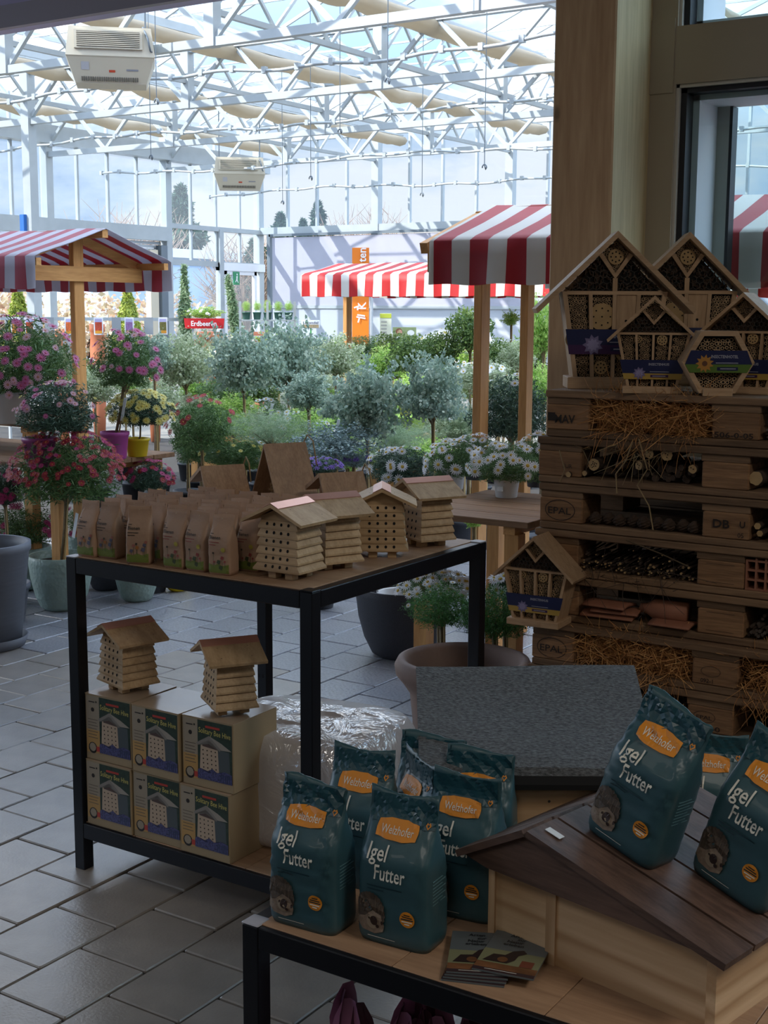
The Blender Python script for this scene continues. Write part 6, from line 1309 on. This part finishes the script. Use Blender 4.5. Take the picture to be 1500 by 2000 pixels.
# orange banner on a pole
d_ = 16.5; p0, p1 = atd(704, 676, d_), atd(704, 485, d_); bn = thing('orange_banner', 'tall orange banner with vertical white lettering behind the middle stall', 'banner', (p0.x, p0.y, 0), YAW); hw = 16.5*d_/F_PX
b = MB(); b.bevbox(-hw, hw, -.006, .006, p0.z, p1.z, .002); b.build('banner_panel', solid('banner_orange', 'E57A14', .55, noise=.03, scale=3), bn)
b = MB(); b.tube([(hw+.03, 0, 0), (hw+.03, 0, 1.75)], .02, 8); b.build('pole', 'alu', bn)
d = Deco(off=.008); zk = atd(704, 594, d_).z; zt2 = atd(704, 513, d_).z
d.text('K', hw*.62, zk-.06, .14, K['white'], None, R(90), .015); d.text('ten', hw*.62, zt2-.0, .14, K['white'], .17, R(90), .015)
zf_ = atd(704, 622, d_).z
for (x0, z0_, x1, z1_) in ((-.05, .02, .06, 0), (-.04, .045, .055, .03), (-.01, .02, -.03, -.05), (-.08, .13, .0, .16), (-.04, .145, -.035, .10)):
    a, c = Vector((x0, z0_)), Vector((x1, z1_)); nn = Vector((-(c-a).y, (c-a).x)).normalized()*.009; d.poly([tuple(a+nn+Vector((0, zf_))), tuple(c+nn+Vector((0, zf_))), tuple(c-nn+Vector((0, zf_))), tuple(a-nn+Vector((0, zf_)))], K['white'], 2)
d.build('lettering', bn)
# info post and portrait poster, small label sign
p0, p1 = atd(753, 665, 17.5), atd(753, 612, 17.5); t = thing('info_panel', 'narrow green and white info panel right of the orange banner', 'sign', (p0.x, p0.y, 0), YAW); hw = .075
b = MB(); b.bevbox(-hw, hw, -.006, .006, 0, p1.z, .002); b.build('panel', solid('panel_pale', 'C9CDB8', .6), t); d = Deco(off=.007); d.rect(-hw, hw, p1.z-.06, p1.z-.002, solid('panel_green', 'A7B23C', .5), 1)
for q in range(6): d.rect(-hw*.8, hw*.2, p1.z-.12-.045*q, p1.z-.10-.045*q, solid('panel_grey', '9A9C92', .5), 1, 1, 1)
d.build('panel_print', t)
p0 = atd(790, 653, 17); t = thing('photo_poster', 'landscape photo poster of a smiling person beside a white oval', 'poster', (p0.x, p0.y, p0.z), YAW); b = MB(); b.bevbox(-.15, .15, -.006, .006, -.1, .09, .002); b.build('board', solid('poster_green', '8C9A6A', .6, noise=.2, scale=12), t)
b = MB(); b.box(-.01, .01, .006, .02, -p0.z, -.0); b.build('support', 'alu', t)
d = Deco(off=.007); d.disc(-.07, .035, .042, solid('hair_brown', '7A5238', .6), 1, 14); d.disc(-.06, .02, .032, solid('skin', 'C99A82', .6), 2, 14, .04); d.poly([(-.14, -.1), (-.13, -.04), (-.07, -.02), (-.01, -.04), (.0, -.1)], K['white'], 1); d.disc(.08, .02, .045, K['white'], 1, 16, .035); d.rect(-.07, -.05, .0, .004, solid('lips', '9A4A44', .6), 3, 1, 1); d.rect(-.078, -.07, .028, .032, solid('hair_brown'), 3, 1, 1); d.rect(-.052, -.044, .028, .032, solid('hair_brown'), 3, 1, 1); d.build('picture', t)
p0 = atd(607, 634, 15); t = thing('garden_sign', 'small white plant sign on a green stake left of the banner', 'sign', (p0.x, p0.y, p0.z), YAW); b = MB(); b.bevbox(-.10, .10, -.005, .005, -.04, .05, .002); b.build('board', 'white_wall', t); d = Deco(off=.006); d.rect(-.09, .09, -.035, .0, solid('sign_brown', '9A8A6A', .6, noise=.4, scale=60), 1); d.text('Lavendel', -.085, .01, .035, solid('navy_ink', '22304A', .6), .17, 0, .02); d.build('lettering', t)
b = MB(); b.box(-.008, .008, .005, .015, -p0.z, 0); b.build('stake', solid('stake_green', '3F9A4A', .5), t)

# ================================================================ HEATERS AND HANGING CABLES
def heater(px, py, d, s, lab, rz):
    c = atd(px, py, d); t = thing('air_heater', lab, 'heater', (c.x, c.y, c.z), rz, 'box heaters under the greenhouse roof'); w_, h_, dp_ = .5*s, .30*s, .35*s
    b = MB(); rs = [[(-a, -e, z), (a, -e, z), (a, e, z), (-a, e, z)] for a, e, z in ((w_*.80, dp_*.62, -h_), (w_*.98, dp_*1.0, -h_*.12), (w_*1.0, dp_*1.04, -.02*s), (w_*.92, dp_*.98, h_), )]
    b.rings(rs); b.build('housing', 'heater', t)
    b = MB(); b.box(-w_*.80, w_*.72, -dp_*1.12, -dp_*.9, h_*.18, h_*.86); b.build('grille_frame', 'heater', t)
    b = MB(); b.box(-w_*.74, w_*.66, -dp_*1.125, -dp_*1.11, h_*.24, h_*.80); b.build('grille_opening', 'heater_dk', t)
    for q in range(8): z = h_*(.26+.068*q); b = MB(); b.box(-w_*.74, w_*.66, -dp_*1.16, -dp_*1.10, z, z+h_*.032, ); b.build('louvre', 'heater', t)
    b = MB(); y = -dp_*.70
    for q in range(26): x = -w_*.66+w_*1.3*q/26; b.box(x, x+w_*.022, -dp_*.74, -dp_*.66, -h_*.93, -h_*.78)
    b.build('lower_fins', 'heater_dk', t, kind='stuff')
    d = Deco(lambda x, z: (x, -dp_*(.62+.38*(z+h_)/(h_*.88))-.004, z)); d.rect(-w_*.66, -w_*.48, -h_*.55, -h_*.28, solid('grey_sticker', 'B4B4B8', .5), 1, 1, 1); d.rect(-.02*s, .05*s, -h_*.62, -h_*.54, solid('red_mark', 'C0492E', .5), 1, 1, 1); d.rect(w_*.35, w_*.62, -h_*.56, -h_*.5, solid('grey_mark', '8A8C94', .5), 1, 1, 1); d.build('stickers', t, kind='stuff')
    for x in (-w_*.8, w_*.8): b = MB(); b.bar((x, 0, h_*.9), (x, 0, h_+.9), .02, .02); b.build('hanger_rod', 'cable', t)
    b = MB(); b.smooth = True; b.tube([(w_*.74, -dp_*.9, h_*1.05), (w_*.84, -dp_*1.1, h_*.6), (w_*.9, -dp_*1.12, h_*.15), (w_*.96, -dp_*.9, h_*.1)], .012*s, 6); b.build('cable', 'cable', t)
heater(217, 117, 15.2, .98, 'large boxy air heater under the roof at the upper left', YAW+R(10)); heater(468, 341, 26, .98, 'smaller looking distant air heater above the corner door', YAW+R(6))
for px, y0, y1, d, lab in ((306, 60, 205, 14, 'hanging cable just right of the large heater'), (295, 185, 313, 17, 'thin cable with plug left of the wall column'), (552, 310, 400, 22, 'cable with hook left of centre'), (607, 240, 353, 19, 'cable with hook above the pointed conifer'), (664, 140, 262, 17, 'cable above the orange banner'), (757, 0, 165, 13, 'hanging cable with hook in the top middle'), (824, 288, 385, 20, 'cable with hook right of the wall column'), (946, 205, 332, 16, 'cable with white clip left of the timber pillar')):
    a, c = atd(px, y0, d), atd(px, y1, d); t = thing('hanging_cable', lab, 'cable', (c.x, c.y, c.z), 0, 'thin cables hanging from the greenhouse roof'); zz = RZ0+(RZ1-RZ0)*(1-abs(2*(((c.x-GU0)/BAY) % 1)-1))+.03-c.z
    b = MB(); b.tube([(0, 0, .05), (0, 0, zz)], .006, 4); b.build('cord', 'cable', t); b = MB(); b.smooth = True; b.tube([(0, 0, .06)]+[(.03*math.sin(q*.7), 0, .02-.035*math.cos(q*.7)+.01) for q in range(1, 8)], .008, 5); b.build('hook', 'cable', t)
q = atd(47, 436, 21.8); b = MB(); b.bevbox(-.05, .05, -.05, .05, -.14, .14, .005); o = b.build('blue_box', solid('blue_box', '2462B0', .5), None, (q.x, q.y, q.z)); tag(o, 'small blue box mounted beside the big column at the left', 'box')
